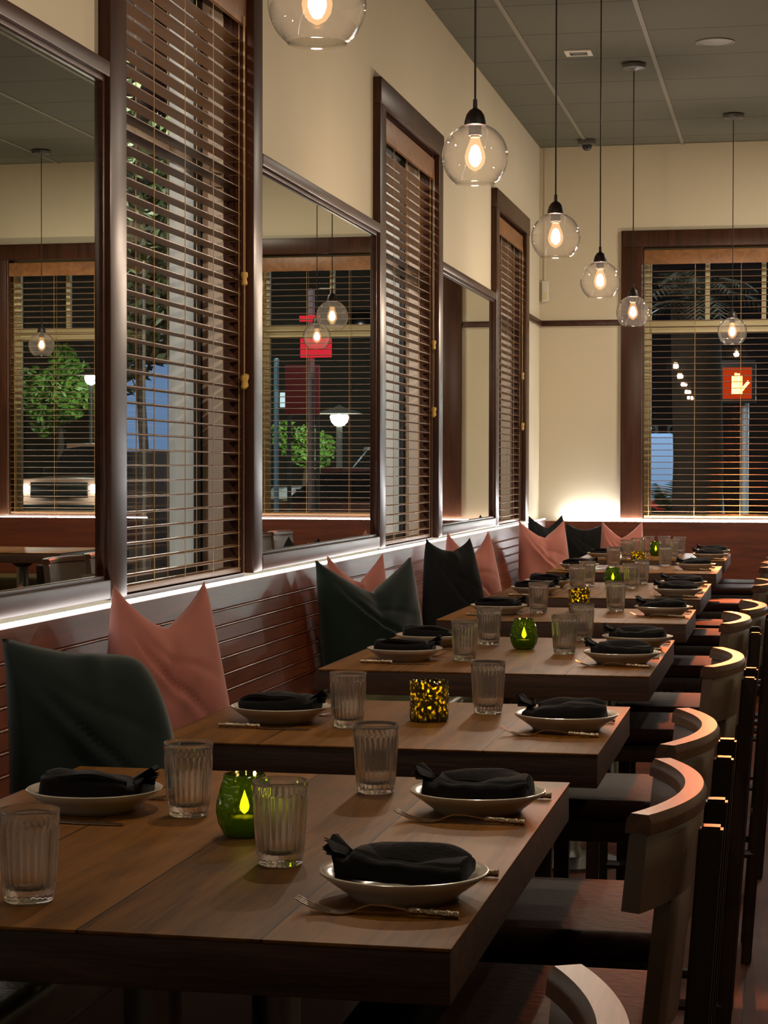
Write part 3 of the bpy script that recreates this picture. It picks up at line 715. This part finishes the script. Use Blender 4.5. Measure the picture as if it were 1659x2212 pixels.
# ------------------------------------------------------------------ pendant lamps
ZG = 2.468; RG = .0965
def make_pendant():
    t = thing('pendant_lamp', '', 'pendant lamp')      # origin on the ceiling
    zc = ZG - CEIL
    # globe: sphere cut off at the bottom, double walled
    def wall(r):
        return [(r * math.sin(a), zc + r * math.cos(a)) for a in [D(18 + (143 - 18) * i / 30) for i in range(31)]]
    out = wall(RG); inn = list(reversed(wall(RG - .0022)))
    lip = [(out[-1][0] + .0006, out[-1][1] - .002), (inn[0][0] - .0008, inn[0][1] - .002)]
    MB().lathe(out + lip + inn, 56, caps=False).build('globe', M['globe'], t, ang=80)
    z1 = zc + RG - .006
    MB().lathe([(.0005, z1 + .075), (.006, z1 + .075), (.0066, z1 + .05), (.009, z1 + .048), (.018, z1 + .042), (.026, z1 + .03), (.031, z1 + .012), (.0325, z1), (.028, z1 - .002), (.019, z1 - .004), (.019, z1 - .03), (.0005, z1 - .03)], 32, caps=False).build('socket', M['socket'], t)
    MB().tube([(0, 0, z1 + .074), (0, 0, -.03)], .0032, 8).build('cord', M['socket'], t)
    MB().lathe([(.0005, -.036), (.012, -.036), (.02, -.03), (.066, -.022), (.07, -.012), (.07, -.0005), (.0005, -.0005)], 32, caps=False).build('canopy', M['grey_plastic'], t)
    zb = z1 - .03
    bl = [(.0130, zb + .001), (.0130, zb - .006), (.0175, zb - .02), (.026, zb - .042), (.0305, zb - .062), (.0275, zb - .08), (.018, zb - .094), (.006, zb - .101), (.0005, zb - .103)]
    bo = MB().lathe(bl, 28, caps=False).build('bulb', M['bulb_glass'], t)
    MB().lathe([(.0135, zb + .004), (.0135, zb - .005), (.0005, zb - .006)], 20, caps=False).build('bulb_base', M['brass'], t)
    MB().lathe([(.0005, zb - .026), (.010, zb - .032), (.0165, zb - .05), (.0185, zb - .066), (.014, zb - .08), (.0005, zb - .084)], 20, caps=False).build('filament', M['bulb_glow'], bo)
    li = bpy.data.lights.new('bulb_light', 'POINT'); li.color = (1, .80, .63); li.energy = PEND; li.shadow_soft_size = .018
    lo = bpy.data.objects.new('bulb_light', li); col.objects.link(lo); lo.parent = t; lo.location = (0, 0, zb - .06)
    return t
PEND = 24.5
pend0 = make_pendant()
PL = [(.896, 3.81, 'pendant globe lamp cropped at the top edge, nearest the camera'), (.902, 5.755, 'large clear pendant globe lamp, second nearest the camera'), (.899, 7.80, 'clear pendant globe lamp third in the row over the tables'), (.899, 9.65, 'clear pendant globe lamp fourth in the row over the tables'), (.905, 11.6, 'clear pendant globe lamp in front of the left post of the end window'), (1.421, 13.36, 'clear pendant globe lamp hanging in front of the end window'), (3.636, 13.9, 'pendant globe lamp across the aisle, seen in the left mirror')]
for (x, y, lab) in PL: put(pend0, (x, y, CEIL - .0065), random.uniform(0, 6), lab, 'pendant lamp', 'clear glass pendant lamps')

# ------------------------------------------------------------------ ceiling and wall fittings
t = thing('recessed_downlight', 'square recessed downlight with pale trim in the ceiling', 'downlight', (.624, 11.231, CEIL))
r = MB(); s0, s1 = .075, .05
rows = [[(-s0, -s0, -.001), (s0, -s0, -.001), (s0, s0, -.001), (-s0, s0, -.001)], [(-s0, -s0, -.008), (s0, -s0, -.008), (s0, s0, -.008), (-s0, s0, -.008)], [(-s1, -s1, -.01), (s1, -s1, -.01), (s1, s1, -.01), (-s1, s1, -.01)], [(-s1, -s1, -.003), (s1, -s1, -.003), (s1, s1, -.003), (-s1, s1, -.003)]]
r.grid(rows, closed_v=True); r.build('trim_ring', M['white_plastic'], t, smooth=False)
MB().lathe([(.048, -.0035), (.04, -.0025), (.0005, -.002)], 24, caps=False).build('reflector', M['grey_plastic'], t)
t = thing('ceiling_speaker', 'round flush speaker grille in the ceiling', 'speaker', (1.386, 11.097, CEIL))
MB().lathe([(.105, -.0005), (.105, -.006), (.095, -.008), (.092, -.006)], 40, caps=False).build('rim', M['tbar'], t)
MB().lathe([(.0915, -.005), (.05, -.007), (.0005, -.0075)], 40, caps=False).build('grille', M['grey_plastic'], t)
t = thing('dome_camera', 'small dome security camera on the ceiling by the far corner', 'camera', (.372, 14.2, CEIL))
MB().box((-.06, -.05, -.04), (.06, .05, -.0008), .006).build('housing', M['grey_plastic'], t)
MB().lathe([(.036, -.0405), (.036, -.05), (.03, -.066), (.018, -.076), (.0005, -.08)], 24, caps=False).build('dome', flat('smoked_dome', srgb(40, 40, 42), .08), t)
t = thing('motion_sensor', 'small white sensor box on the end wall beside the corner', 'sensor', (.045, YB, 2.85))
MB().box((-.024, -.035, -.075), (.024, -.0006, .075), .006).build('housing', M['white_plastic'], t)
MB().box((-.012, -.012, .0755), (.008, -.0006, CEIL - 2.8505), .002).build('conduit', M['cream'], t)
MB().box((-.016, -.037, -.06), (.016, -.0352, -.01), .0008).build('lens', M['sash'], t)

# ------------------------------------------------------------------ outside: street at night
GZ = .25
struct(plainbox('ground', (-30, YB + TH + .01, GZ - .1), (40, 80, GZ), flat('asphalt', srgb(58, 58, 60), .7, noise=.2, nscale=.3)), 'dark street and pavement outside the end window', 'street')
struct(plainbox('ground', (-30, -3, GZ - .1), (-TH - .01, YB + TH + .01, GZ), flat('pavement_concrete', srgb(84, 82, 78), .7, noise=.2, nscale=.3)), 'pavement outside the left windows', 'street')
def pole(name, label, x, y, h, r, mt, extra=None, cat='pole'):
    t = thing(name, label, cat, (x, y, GZ))
    MB().lathe([(r * 2, 0), (r * 2, .04), (r, .1), (r, h), (.0005, h + .01)], 16, caps=False).build('post', mt, t)
    return t
M['pale_metal'] = flat('pale_painted_metal', srgb(196, 198, 206), .4)
M['street_glow'] = glow('street_lamp_glow', (.92, 1, .96, 1), 14)
M['head_glow'] = glow('headlight_glow', (.9, .97, 1, 1), 30)
def plight(x, y, z, c, e, r=.1, par=None):
    li = bpy.data.lights.new('lamp_or_fill_light', 'POINT'); li.color = c; li.energy = e; li.shadow_soft_size = r
    lo = bpy.data.objects.new('lamp_or_fill_light', li); col.objects.link(lo); lo.location = (x, y, z); return lo
def street_lamp(label, x, y, z, e, s=1.0):
    t = pole('street_lamp', label, x, y, z - GZ - .16, .05, M['grey_plastic'], cat='street lamp')
    MB().lathe([(.0005, -.15), (.07 * s, -.14), (.12 * s, -.08), (.14 * s, .0), (.12 * s, .04), (.0005, .05)], 20, (0, 0, z - GZ), caps=False).build('lantern', M['street_glow'], t)
    MB().lathe([(.34 * s, .05), (.3 * s, .08), (.1 * s, .14), (.0005, .2)], 24, (0, 0, z - GZ), caps=False).build('hood', M['grey_plastic'], t)
    plight(x, y, z - .06, (.9, 1, .93), e, .05)
    return t
street_lamp('bright street lamp with round hood above the truck, in the left mirror', 12.57, 39.6, 3.46, 220)
street_lamp('bright white street lamp beside parked cars, in the middle mirror', 5.40, 31.5, 2.40, 320, 1.1)

def foliage(name, label, cat, c, base, rad, n, leaf, mt, trunk_h, group=None, seed=1, tr_=.12):
    rnd = random.Random(seed); t = thing(name, label, cat, base, group=group)
    b = MB()
    blobs = []
    for i in range(14):
        v = Vector((rnd.gauss(0, 1), rnd.gauss(0, 1), rnd.gauss(0, 1))).normalized() * rnd.random() ** .5 * .75
        blobs.append((Vector((v.x * rad[0], v.y * rad[1], v.z * rad[2])), rnd.uniform(.3, .5)))
    for i in range(n):
        cb_, s = rnd.choice(blobs)
        v = Vector((rnd.gauss(0, 1), rnd.gauss(0, 1), rnd.gauss(0, 1))).normalized() * rnd.random() ** .33 * s
        p = Vector(c) + cb_ + Vector((v.x * rad[0], v.y * rad[1], v.z * rad[2]))
        d = Vector((rnd.gauss(0, 1), rnd.gauss(0, 1), rnd.gauss(0, .6))).normalized(); e = d.cross(Vector((rnd.random(), rnd.random(), rnd.random()))).normalized()
        l = leaf * rnd.uniform(.6, 1.3)
        vs = [b.bm.verts.new(q) for q in (p - d * l, p + e * l * .45, p + d * l, p - e * l * .45)]
        b.bm.faces.new(vs)
    b.build('foliage', mt, t, smooth=False)
    if trunk_h:
        MB().tube([(0, 0, 0), (.05, .02, trunk_h * .5), (0, 0, trunk_h), (c[0] * .6, c[1] * .6, c[2])], [tr_, tr_ * .8, tr_ * .7, .02], 10).build('trunk', flat('bark', srgb(60, 48, 38), .9, noise=.3, nscale=20), t)
    return t
M['leaf'] = flat('leaf_green', srgb(92, 128, 48), .5, noise=.4, nscale=3)
M['leaf_dark'] = flat('dark_leaf_green', srgb(58, 74, 44), .5, noise=.4, nscale=3)
foliage('street_tree', 'leafy street tree behind the headlights, in the left mirror', 'tree', (0, 0, 2.85), (14.0, 41.6, GZ), (1.1, 1.0, 1.2), 3600, .085, M['leaf'], 1.6, 'street trees', 1)
foliage('street_tree', 'bright green street tree behind the pole, in the middle mirror', 'tree', (0, 0, 1.85), (6.4, 33.4, GZ), (.6, .5, .55), 3000, .06, M['leaf'], 1.1, 'street trees', 2)
foliage('street_tree', 'dark tree outside the nearest left window', 'tree', (0, 0, 3.0), (-2.75, 13.6, GZ), (.36, .9, 1.45), 4200, .06, M['leaf_dark'], 1.9, 'street trees', 3, .045)

# truck, cars, van
M['glass_dark'] = flat('dark_car_glass', srgb(18, 20, 24), .08)
M['tyre'] = flat('tyre_rubber', srgb(20, 20, 20), .8)
M['chrome'] = flat('grille_chrome', srgb(150, 156, 160), .25, metal=1.0)
def vehicle(name, label, cat, x, y, z, rz, W, L, Hb, Hr, paint, front_on=True, pickup=False):
    """local: length along Y, nose at -Y"""
    t = thing(name, label, cat, (x, y, z), rz)
    h = W / 2
    def body():
        b = MB(); b.bm.verts.ensure_lookup_table()
        n = 8; pts = [(h * .97, -L / 2, .32), (h, -L / 2 - .03, .55), (h, -L / 2, Hb - .12), (h * .96, -L / 2 + .12, Hb), (h * .95, -L * .2, Hb + .06), (h * .97, L * .3, Hb + .05), (h * .95, L / 2, Hb - .02), (h, L / 2, .5), (h * .97, L / 2 - .05, .32)]
        rows = [[(w * q, yy + .06 * q * q * (1 if yy < 0 else -1), zz - .03 * q * q * (zz > .5)) for q in [-1 + 2 * i / n for i in range(n + 1)]] for (w, yy, zz) in pts]
        b.grid(rows, closed_u=True); b.bm.verts.ensure_lookup_table()
        for c in (0, n): b.bm.faces.new([b.bm.verts[i * (n + 1) + c] for i in range(len(pts))])
        return b.build('body', paint, t, ang=35)
    body()
    b = MB(); cab = [(-L * .2, Hb + .04, h * .93), (-L * .08, Hr - .03, h * .78), (L * .12, Hr, h * .78), ((L * .2 if pickup else L * .36), Hr - .05, h * .76), ((L * .25 if pickup else L * .46), Hb + .04, h * .9)]
    b.grid([[(-w, yy, zz), (-w * .5, yy - .03, zz + .02), (w * .5, yy - .03, zz + .02), (w, yy, zz)] for (yy, zz, w) in cab], closed_u=True); b.bm.verts.ensure_lookup_table()
    for c in (0, 3): b.bm.faces.new([b.bm.verts[i * 4 + c] for i in range(len(cab))])
    b.build('cabin', M['glass_dark'], t, ang=30)
    b = MB(); b.box((-h * .76, -L * .085, Hr - .10), (h * .76, (L * .19 if pickup else L * .34), Hr + .05), .02); b.build('roof', paint, t)
    for sx in (-1, 1):
        for sy in (-1, 1):
            w = MB().lathe([(.0005, -.1), (.2, -.1), (.31, -.08), (.33, -.03), (.33, .05), (.30, .09), (.19, .1), (.0005, .09)], 24, caps=False)
            bmesh.ops.rotate(w.bm, verts=w.bm.verts[:], matrix=Matrix.Rotation(PI / 2 * sx, 3, 'Y'), cent=(0, 0, 0)); bmesh.ops.translate(w.bm, verts=w.bm.verts[:], vec=(sx * (h - .09), sy * L * .31, .33)); w.build('wheel', M['tyre'], t)
        MB().box((sx * h * .98 - .03 + sx * .1, -L * .17, Hb + .03), (sx * h * .98 + .03 + sx * .1, -L * .15, Hb + .2), .015).build('wing_mirror', M['black'], t)
    return t
tr = vehicle('pickup_truck', 'grey pickup truck facing the window with headlights on, in the left mirror', 'truck', 11.17, 36.6, GZ, D(0), 1.74, 5.0, 1.13, 1.74, flat('bronze_truck_paint', srgb(150, 118, 100), .3, coat=.5), pickup=True)
g = MB(); g.box((-.55, -2.565, .78), (.55, -2.535, 1.06), .02); gr = g.build('grille', M['black'], tr)
g = MB()
for i in range(5): g.box((-.53, -2.58, .80 + i * .055), (.53, -2.566, .815 + i * .055), .003)
g.build('grille_bars', M['chrome'], gr)
g = MB(); g.box((-.84, -2.6, .44), (.84, -2.53, .66), .03); g.build('bumper', M['chrome'], tr)
for s in (-1, 1):
    MB().box((s * .7 - .11, -2.56, .87), (s * .7 + .11, -2.53, 1.02), .02).build('headlight', M['head_glow'], tr)
    MB().box((s * .78 - .04, -2.615, .5), (s * .78 + .04, -2.602, .58), .005).build('fog_lamp', emit('amber_lamp', (1, .45, .15, 1), 3), tr)
    plight(11.17 + s * .7, 34.055, GZ + .945, (.9, .97, 1), 30, .01)
sv = vehicle('parked_car', 'pale grey parked car under the street lamp, in the middle mirror', 'car', 5.35, 35.3, GZ, D(70), 1.75, 4.4, .98, 1.66, flat('silver_car_paint', srgb(190, 194, 192), .25, coat=.5))
c2 = vehicle('parked_car', 'dark red parked car behind the blue pole, in the middle mirror', 'car', 4.6, 28.4, GZ, D(80), 1.6, 3.9, .82, 1.28, flat('dark_red_car_paint', srgb(96, 26, 28), .25, coat=.5))
for s in (-1, 1):
    MB().box((s * .6 - .08, -1.99, .62), (s * .6 + .08, -1.975, .72), .01).build('tail_light', emit('red_tail_lamp', (1, .06, .05, 1), 5), c2)
vn = vehicle('delivery_van', 'pale blue van with a painted red light trail behind the palm, outside the end window', 'van', -1.45, 34.8, GZ, D(90), 1.7, 4.2, 1.0, 1.95, flat('pale_blue_van_paint', srgb(150, 180, 220), .4))
MB().box((-.862, -1.3, .9), (.862, 2.06, 1.92), .06, 3).build('cargo_box', flat('pale_blue_panel', srgb(150, 184, 226), .4), vn)
RP = flat('light_trail_paint', srgb(214, 30, 34), .4)  # tail light trails painted as a flat red band on the van
for sx in (-1, 1): MB().box((sx * .872 - .008, -2.0, .58), (sx * .872 + .008, 2.05, .78), .002).build('red_light_trail', RP, vn)

# traffic poles and signs
p = pole('street_pole', 'pale round street pole right of the palm, outside the end window', 1.305, 22.28, 2.13, .042, M['pale_metal'])
t = thing('pedestrian_signal', 'pedestrian signal showing a glowing orange stop hand', 'traffic signal', (1.225, 22.0, 0))
MB().box((-.2, .0, 2.28), (.2, .14, 2.72), .02).build('housing', M['black'], t)
hb = MB(); OH = emit('orange_hand_glow', (1, .16, .03, 1), 30)
def bx(x0, x1, z0, z1): hb.box((x0, -.016, z0), (x1, -.001, z1), .006)
bx(-.06, .055, 2.375, 2.49)
for i, (x, zt) in enumerate(((-.046, 2.57), (-.016, 2.605), (.014, 2.6), (.042, 2.575))): bx(x - .0125, x + .0125, 2.47, zt)
tt = bmesh.new(); bmesh.ops.create_cube(tt, size=1)
for v in tt.verts: v.co = Vector((v.co.x * .03, v.co.y * .015 - .0085, v.co.z * .12))
hb.add(tt, Matrix.Translation((.086, 0, 2.465)) @ Matrix.Rotation(D(38), 4, 'Y'))
MB().box((-.155, -.0008, 2.325), (.155, -.0002, 2.665)).build('halo_plate', emit('halo_orange_glow', (1, .07, .01, 1), .55), t)  # glowing plate added to imitate the hand's orange halo
hb.build('stop_hand', OH, t)
MB().box((-.19, -.06, 2.72), (.19, -.0, 2.74), .003).build('visor', M['black'], t)
MB().bar((.078, .1895, 2.29), (.078, .1895, 2.36), .097, .04).build('bracket', M['grey_plastic'], t)
p1 = pole('street_pole', 'pinkish pole carrying red street signs, in the middle mirror', 3.075, 20, 3.15, .036, flat('pink_lit_pole', srgb(190, 160, 168), .45))
p2 = pole('street_pole', 'thin pale blue pole left of the red signs, in the middle mirror', 3.707, 21, 2.5, .028, flat('pale_blue_pole', srgb(176, 204, 220), .4))
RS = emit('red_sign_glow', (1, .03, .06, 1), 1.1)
for (x0, x1, z0, z1, lab) in ((2.97, 3.185, 3.07, 3.13, 'small glowing red street sign on the pinkish pole, in the middle mirror'), (2.845, 3.175, 2.70, 2.93, 'large glowing red street sign on the pinkish pole, in the middle mirror')):
    t = thing('street_sign', lab, 'sign', ((x0 + x1) / 2, 19.93, z0), group='red street signs')
    w_ = (x1 - x0) / 2
    MB().box((-w_, 0, 0), (w_, .02, z1 - z0), .004).build('panel', RS, t)
    MB().box((-.03, .0202, (z1 - z0) * .3), (.03, .034, (z1 - z0) * .7)).build('bracket', M['grey_plastic'], t)
t = thing('billboard', 'dim red board on posts above the green tree, in the middle mirror', 'board', (4.76, 26.4, GZ))
MB().box((-.24, 0, 2.05), (.24, .06, 2.72), .01).build('panel', flat('red_board_paint', srgb(190, 60, 58), .6), t)
for s in (-1, 1): MB().bar((s * .2, .09, 0), (s * .2, .09, 2.6), .05, .05).build('post', M['grey_plastic'], t)
# buildings across the street, with lit windows
bd = thing('building', 'dark building across the street with a few lit windows, in the mirrors', 'building', (10.5, 46, GZ))
MB().box((-6, 0, 0), (7, 6, 9)).build('walls', flat('dark_facade', srgb(46, 42, 34), .9, noise=.15, nscale=1), bd, smooth=False)
LW = emit('cool_window_glow', (.62, .8, .9, 1), 1.6); DWn = M['glass_dark']
for (x, z, w_, h_, lit) in ((4.05, 5.05, .18, .5, 1), (3.2, 5.0, .35, .6, 0), (2.2, 5.0, .35, .6, 0), (-.65, 4.9, .25, .12, 1), (-.65, 3.2, .3, .35, 1), (-2.2, 5, .4, .6, 0), (1.0, 3, .4, .6, 0)):
    MB().box((x - w_, -.05, z - h_ / 2 - GZ), (x + w_, -.001, z + h_ / 2 - GZ), .01).build('window', LW if lit else DWn, bd)
# left side: blue lit panel and pole
t = thing('light_box', 'glowing pale blue panel outside the nearest left window', 'sign', (-4.3, 18.2, GZ))
MB().box((-.75, 0, 1.47), (.75, .12, 2.3), .01).build('panel', emit('blue_panel_glow', (.24, .42, .74, 1), .7), t)
MB().box((-.75, .02, 0), (.75, .10, 1.46), .01).build('base', M['black'], t)
pole('street_pole', 'thin pale pole outside the nearest left window', -2.19, 12, 2.6, .011, M['grey_plastic'])
# traffic lights, green
for i, (x, z, lab) in enumerate(((-.93, 1.995, 'green traffic light at the left edge of the end window'), (-.50, 2.004, 'green traffic light right of the palm leaves, end window'))):
    t = pole('traffic_light', lab, x, 40.15, 2.1, .05, M['grey_plastic'], cat='traffic light')
    MB().box((-.13, -.16, 1.5), (.13, -.052, 2.2), .02).build('housing', M['black'], t)
    for k, (zz, mt) in enumerate(((1.745, emit('green_signal_glow', (.04, 1, .40, 1), 2.5)), (1.93, M['glass_dark']), (2.1, M['glass_dark']))):
        q = MB().lathe([(.0005, .012), (.05, .009), (.075, 0)], 20, caps=False); bmesh.ops.rotate(q.bm, verts=q.bm.verts[:], matrix=Matrix.Rotation(PI / 2, 3, 'X'), cent=(0, 0, 0)); bmesh.ops.translate(q.bm, verts=q.bm.verts[:], vec=(0, -.161, zz)); q.build('lens', mt, t)
# palms
def palm(name, label, base, trunk, nf, fl, seed, mt, droop=1.0, tr=.12, group='palms outside the end window'):
    rnd = random.Random(seed); t = thing(name, label, 'palm', base, group=group)
    MB().tube([(0, 0, 0), (.03, 0, trunk * .5), (0, 0, trunk)], [tr * 1.08, tr, tr], 20).build('trunk', flat('palm_bark', srgb(46, 36, 28), .9, noise=.3, nscale=20), t)
    b = MB()
    for k in range(nf):
        a = 2 * PI * k / nf + rnd.uniform(-.2, .2); el = rnd.uniform(.1, 1.2); L = fl * rnd.uniform(.8, 1.1)
        P_ = []
        for i in range(15):
            s = i / 14; P_.append(Vector((math.cos(a) * math.cos(el) * L * s, math.sin(a) * math.cos(el) * L * s, trunk + math.sin(el) * L * s - droop * L * .55 * s * s)))
        for i in range(1, 15):
            d = (P_[i] - P_[i - 1]).normalized(); sd = d.cross(Vector((0, 0, 1))).normalized()
            for s_ in (-1, 1):
                l = L * .3 * math.sin(PI * (.12 + .85 * i / 15)); tip = P_[i] + (sd * s_ * .8 + d * .55 + Vector((0, 0, -.25))) * l
                w2 = d * .018
                vs = [b.bm.verts.new(q) for q in (P_[i] - w2, P_[i] + w2, tip)]; b.bm.faces.new(vs)
    b.build('fronds', mt, t, smooth=False)
    return t
palm('palm', 'low spiky dark palm beside the pale pole, outside the end window', (.66, 20.3, GZ), .75, 22, .75, 4, M['leaf_dark'], .5)
palm('palm', 'thick trunked palm with grey drooping fronds left of the stop hand', (.985, 17.5, GZ), 2.75, 18, .8, 5, flat('grey_palm_leaf', srgb(120, 124, 112), .5), 1.2, .215)  # trunk placed and sized to cut the orange signal beam

# ------------------------------------------------------------------ unseen street lights, added fill lights and the stop hand's beam
plight(-2.6, 8.2, 4.6, (1, .97, .92), 900, .15)
plight(-2.6, 13.0, 4.6, (1, .97, .92), 700, .15)
plight(-2.4, 4.6, 4.4, (1, .97, .92), 500, .15)
plight(2.2, 26.5, 6.0, (.75, .85, 1), 110, .2)  # unseen cool fill added high above the street
plight(3.6, 19.0, 5.6, (.9, .9, 1), 80, .2)  # unseen fill added above the street poles
plight(-1.5, 30.5, 6.0, (.75, .85, 1), 1100, .2)  # unseen fill added to bring out the van
# the stop hand's lamp throws its orange beam through the end window
sl = bpy.data.lights.new('signal_lamp', 'SPOT'); sl.color = (1, .17, .04); sl.energy = 1900; sl.spot_size = D(9); sl.spot_blend = .3; sl.shadow_soft_size = .04
so = bpy.data.objects.new('signal_lamp', sl); col.objects.link(so); so.location = (1.23, 21.93, 2.49)
so.rotation_euler = (Vector((1.45, 9, 1.15)) - Vector((1.23, 21.93, 2.49))).to_track_quat('-Z', 'Y').to_euler()
plight(4.7, 19.4, 5.3, (.45, .9, 1), 160, .1)  # unseen cyan lamp added to brighten the pale blue pole
plight(4.9, 26.8, 6.2, (.8, .9, 1), 350, .15)  # unseen fill added for the parked cars
plight(10.4, 30.0, 5.6, (1, .93, .85), 1100, .15)  # unseen fill added for the truck front
# unseen area lamps added at the ceiling to fill the end wall and aisle
for (x, y, e) in ((4.4, 4.5, 14), (4.2, 11.5, 45), (2.5, 12.6, 55), (3.3, 3.4, 18), (3.4, 1.0, 8)):
    li = bpy.data.lights.new('downlight', 'AREA'); li.energy = e; li.color = (1, .88, .72); li.size = .16
    lo = bpy.data.objects.new('downlight', li); col.objects.link(lo); lo.location = (x, y, CEIL - .03)

wd = bpy.data.worlds.new('night'); sc.world = wd; wd.use_nodes = True
bg = wd.node_tree.nodes['Background']; bg.inputs[0].default_value = (.003, .003, .004, 1); bg.inputs[1].default_value = 1.0

# ------------------------------------------------------------------ camera
cd = bpy.data.cameras.new('camera'); cam = bpy.data.objects.new('camera', cd); col.objects.link(cam); sc.camera = cam
cd.sensor_fit = 'AUTO'; cd.sensor_width = 36.0; cd.lens = 4302.3 / 2212 * 36.0
cd.clip_start = .05; cd.clip_end = 200
yaw, pitch, roll = .20187, -.021338, .001735
fw = Vector((-math.sin(yaw) * math.cos(pitch), math.cos(yaw) * math.cos(pitch), math.sin(pitch)))
rt = Vector((math.cos(yaw), math.sin(yaw), 0)); up = rt.cross(fw)
r2 = rt * math.cos(roll) + up * math.sin(roll); u2 = -rt * math.sin(roll) + up * math.cos(roll)
cam.matrix_world = Matrix(((r2.x, u2.x, -fw.x, 1.811), (r2.y, u2.y, -fw.y, 0), (r2.z, u2.z, -fw.z, 1.55), (0, 0, 0, 1)))

sc.view_settings.view_transform = 'Standard'; sc.view_settings.look = 'None'; sc.view_settings.gamma = 1; sc.view_settings.exposure = 0.0
sc.view_settings.use_curve_mapping = False
cy = sc.cycles
cy.max_bounces = 14; cy.diffuse_bounces = 4; cy.glossy_bounces = 6; cy.transmission_bounces = 12; cy.transparent_max_bounces = 24
cy.caustics_refractive = False; cy.caustics_reflective = False; cy.sample_clamp_indirect = 4.0; cy.blur_glossy = .5
cy.use_denoising = True
cy.use_light_tree = True
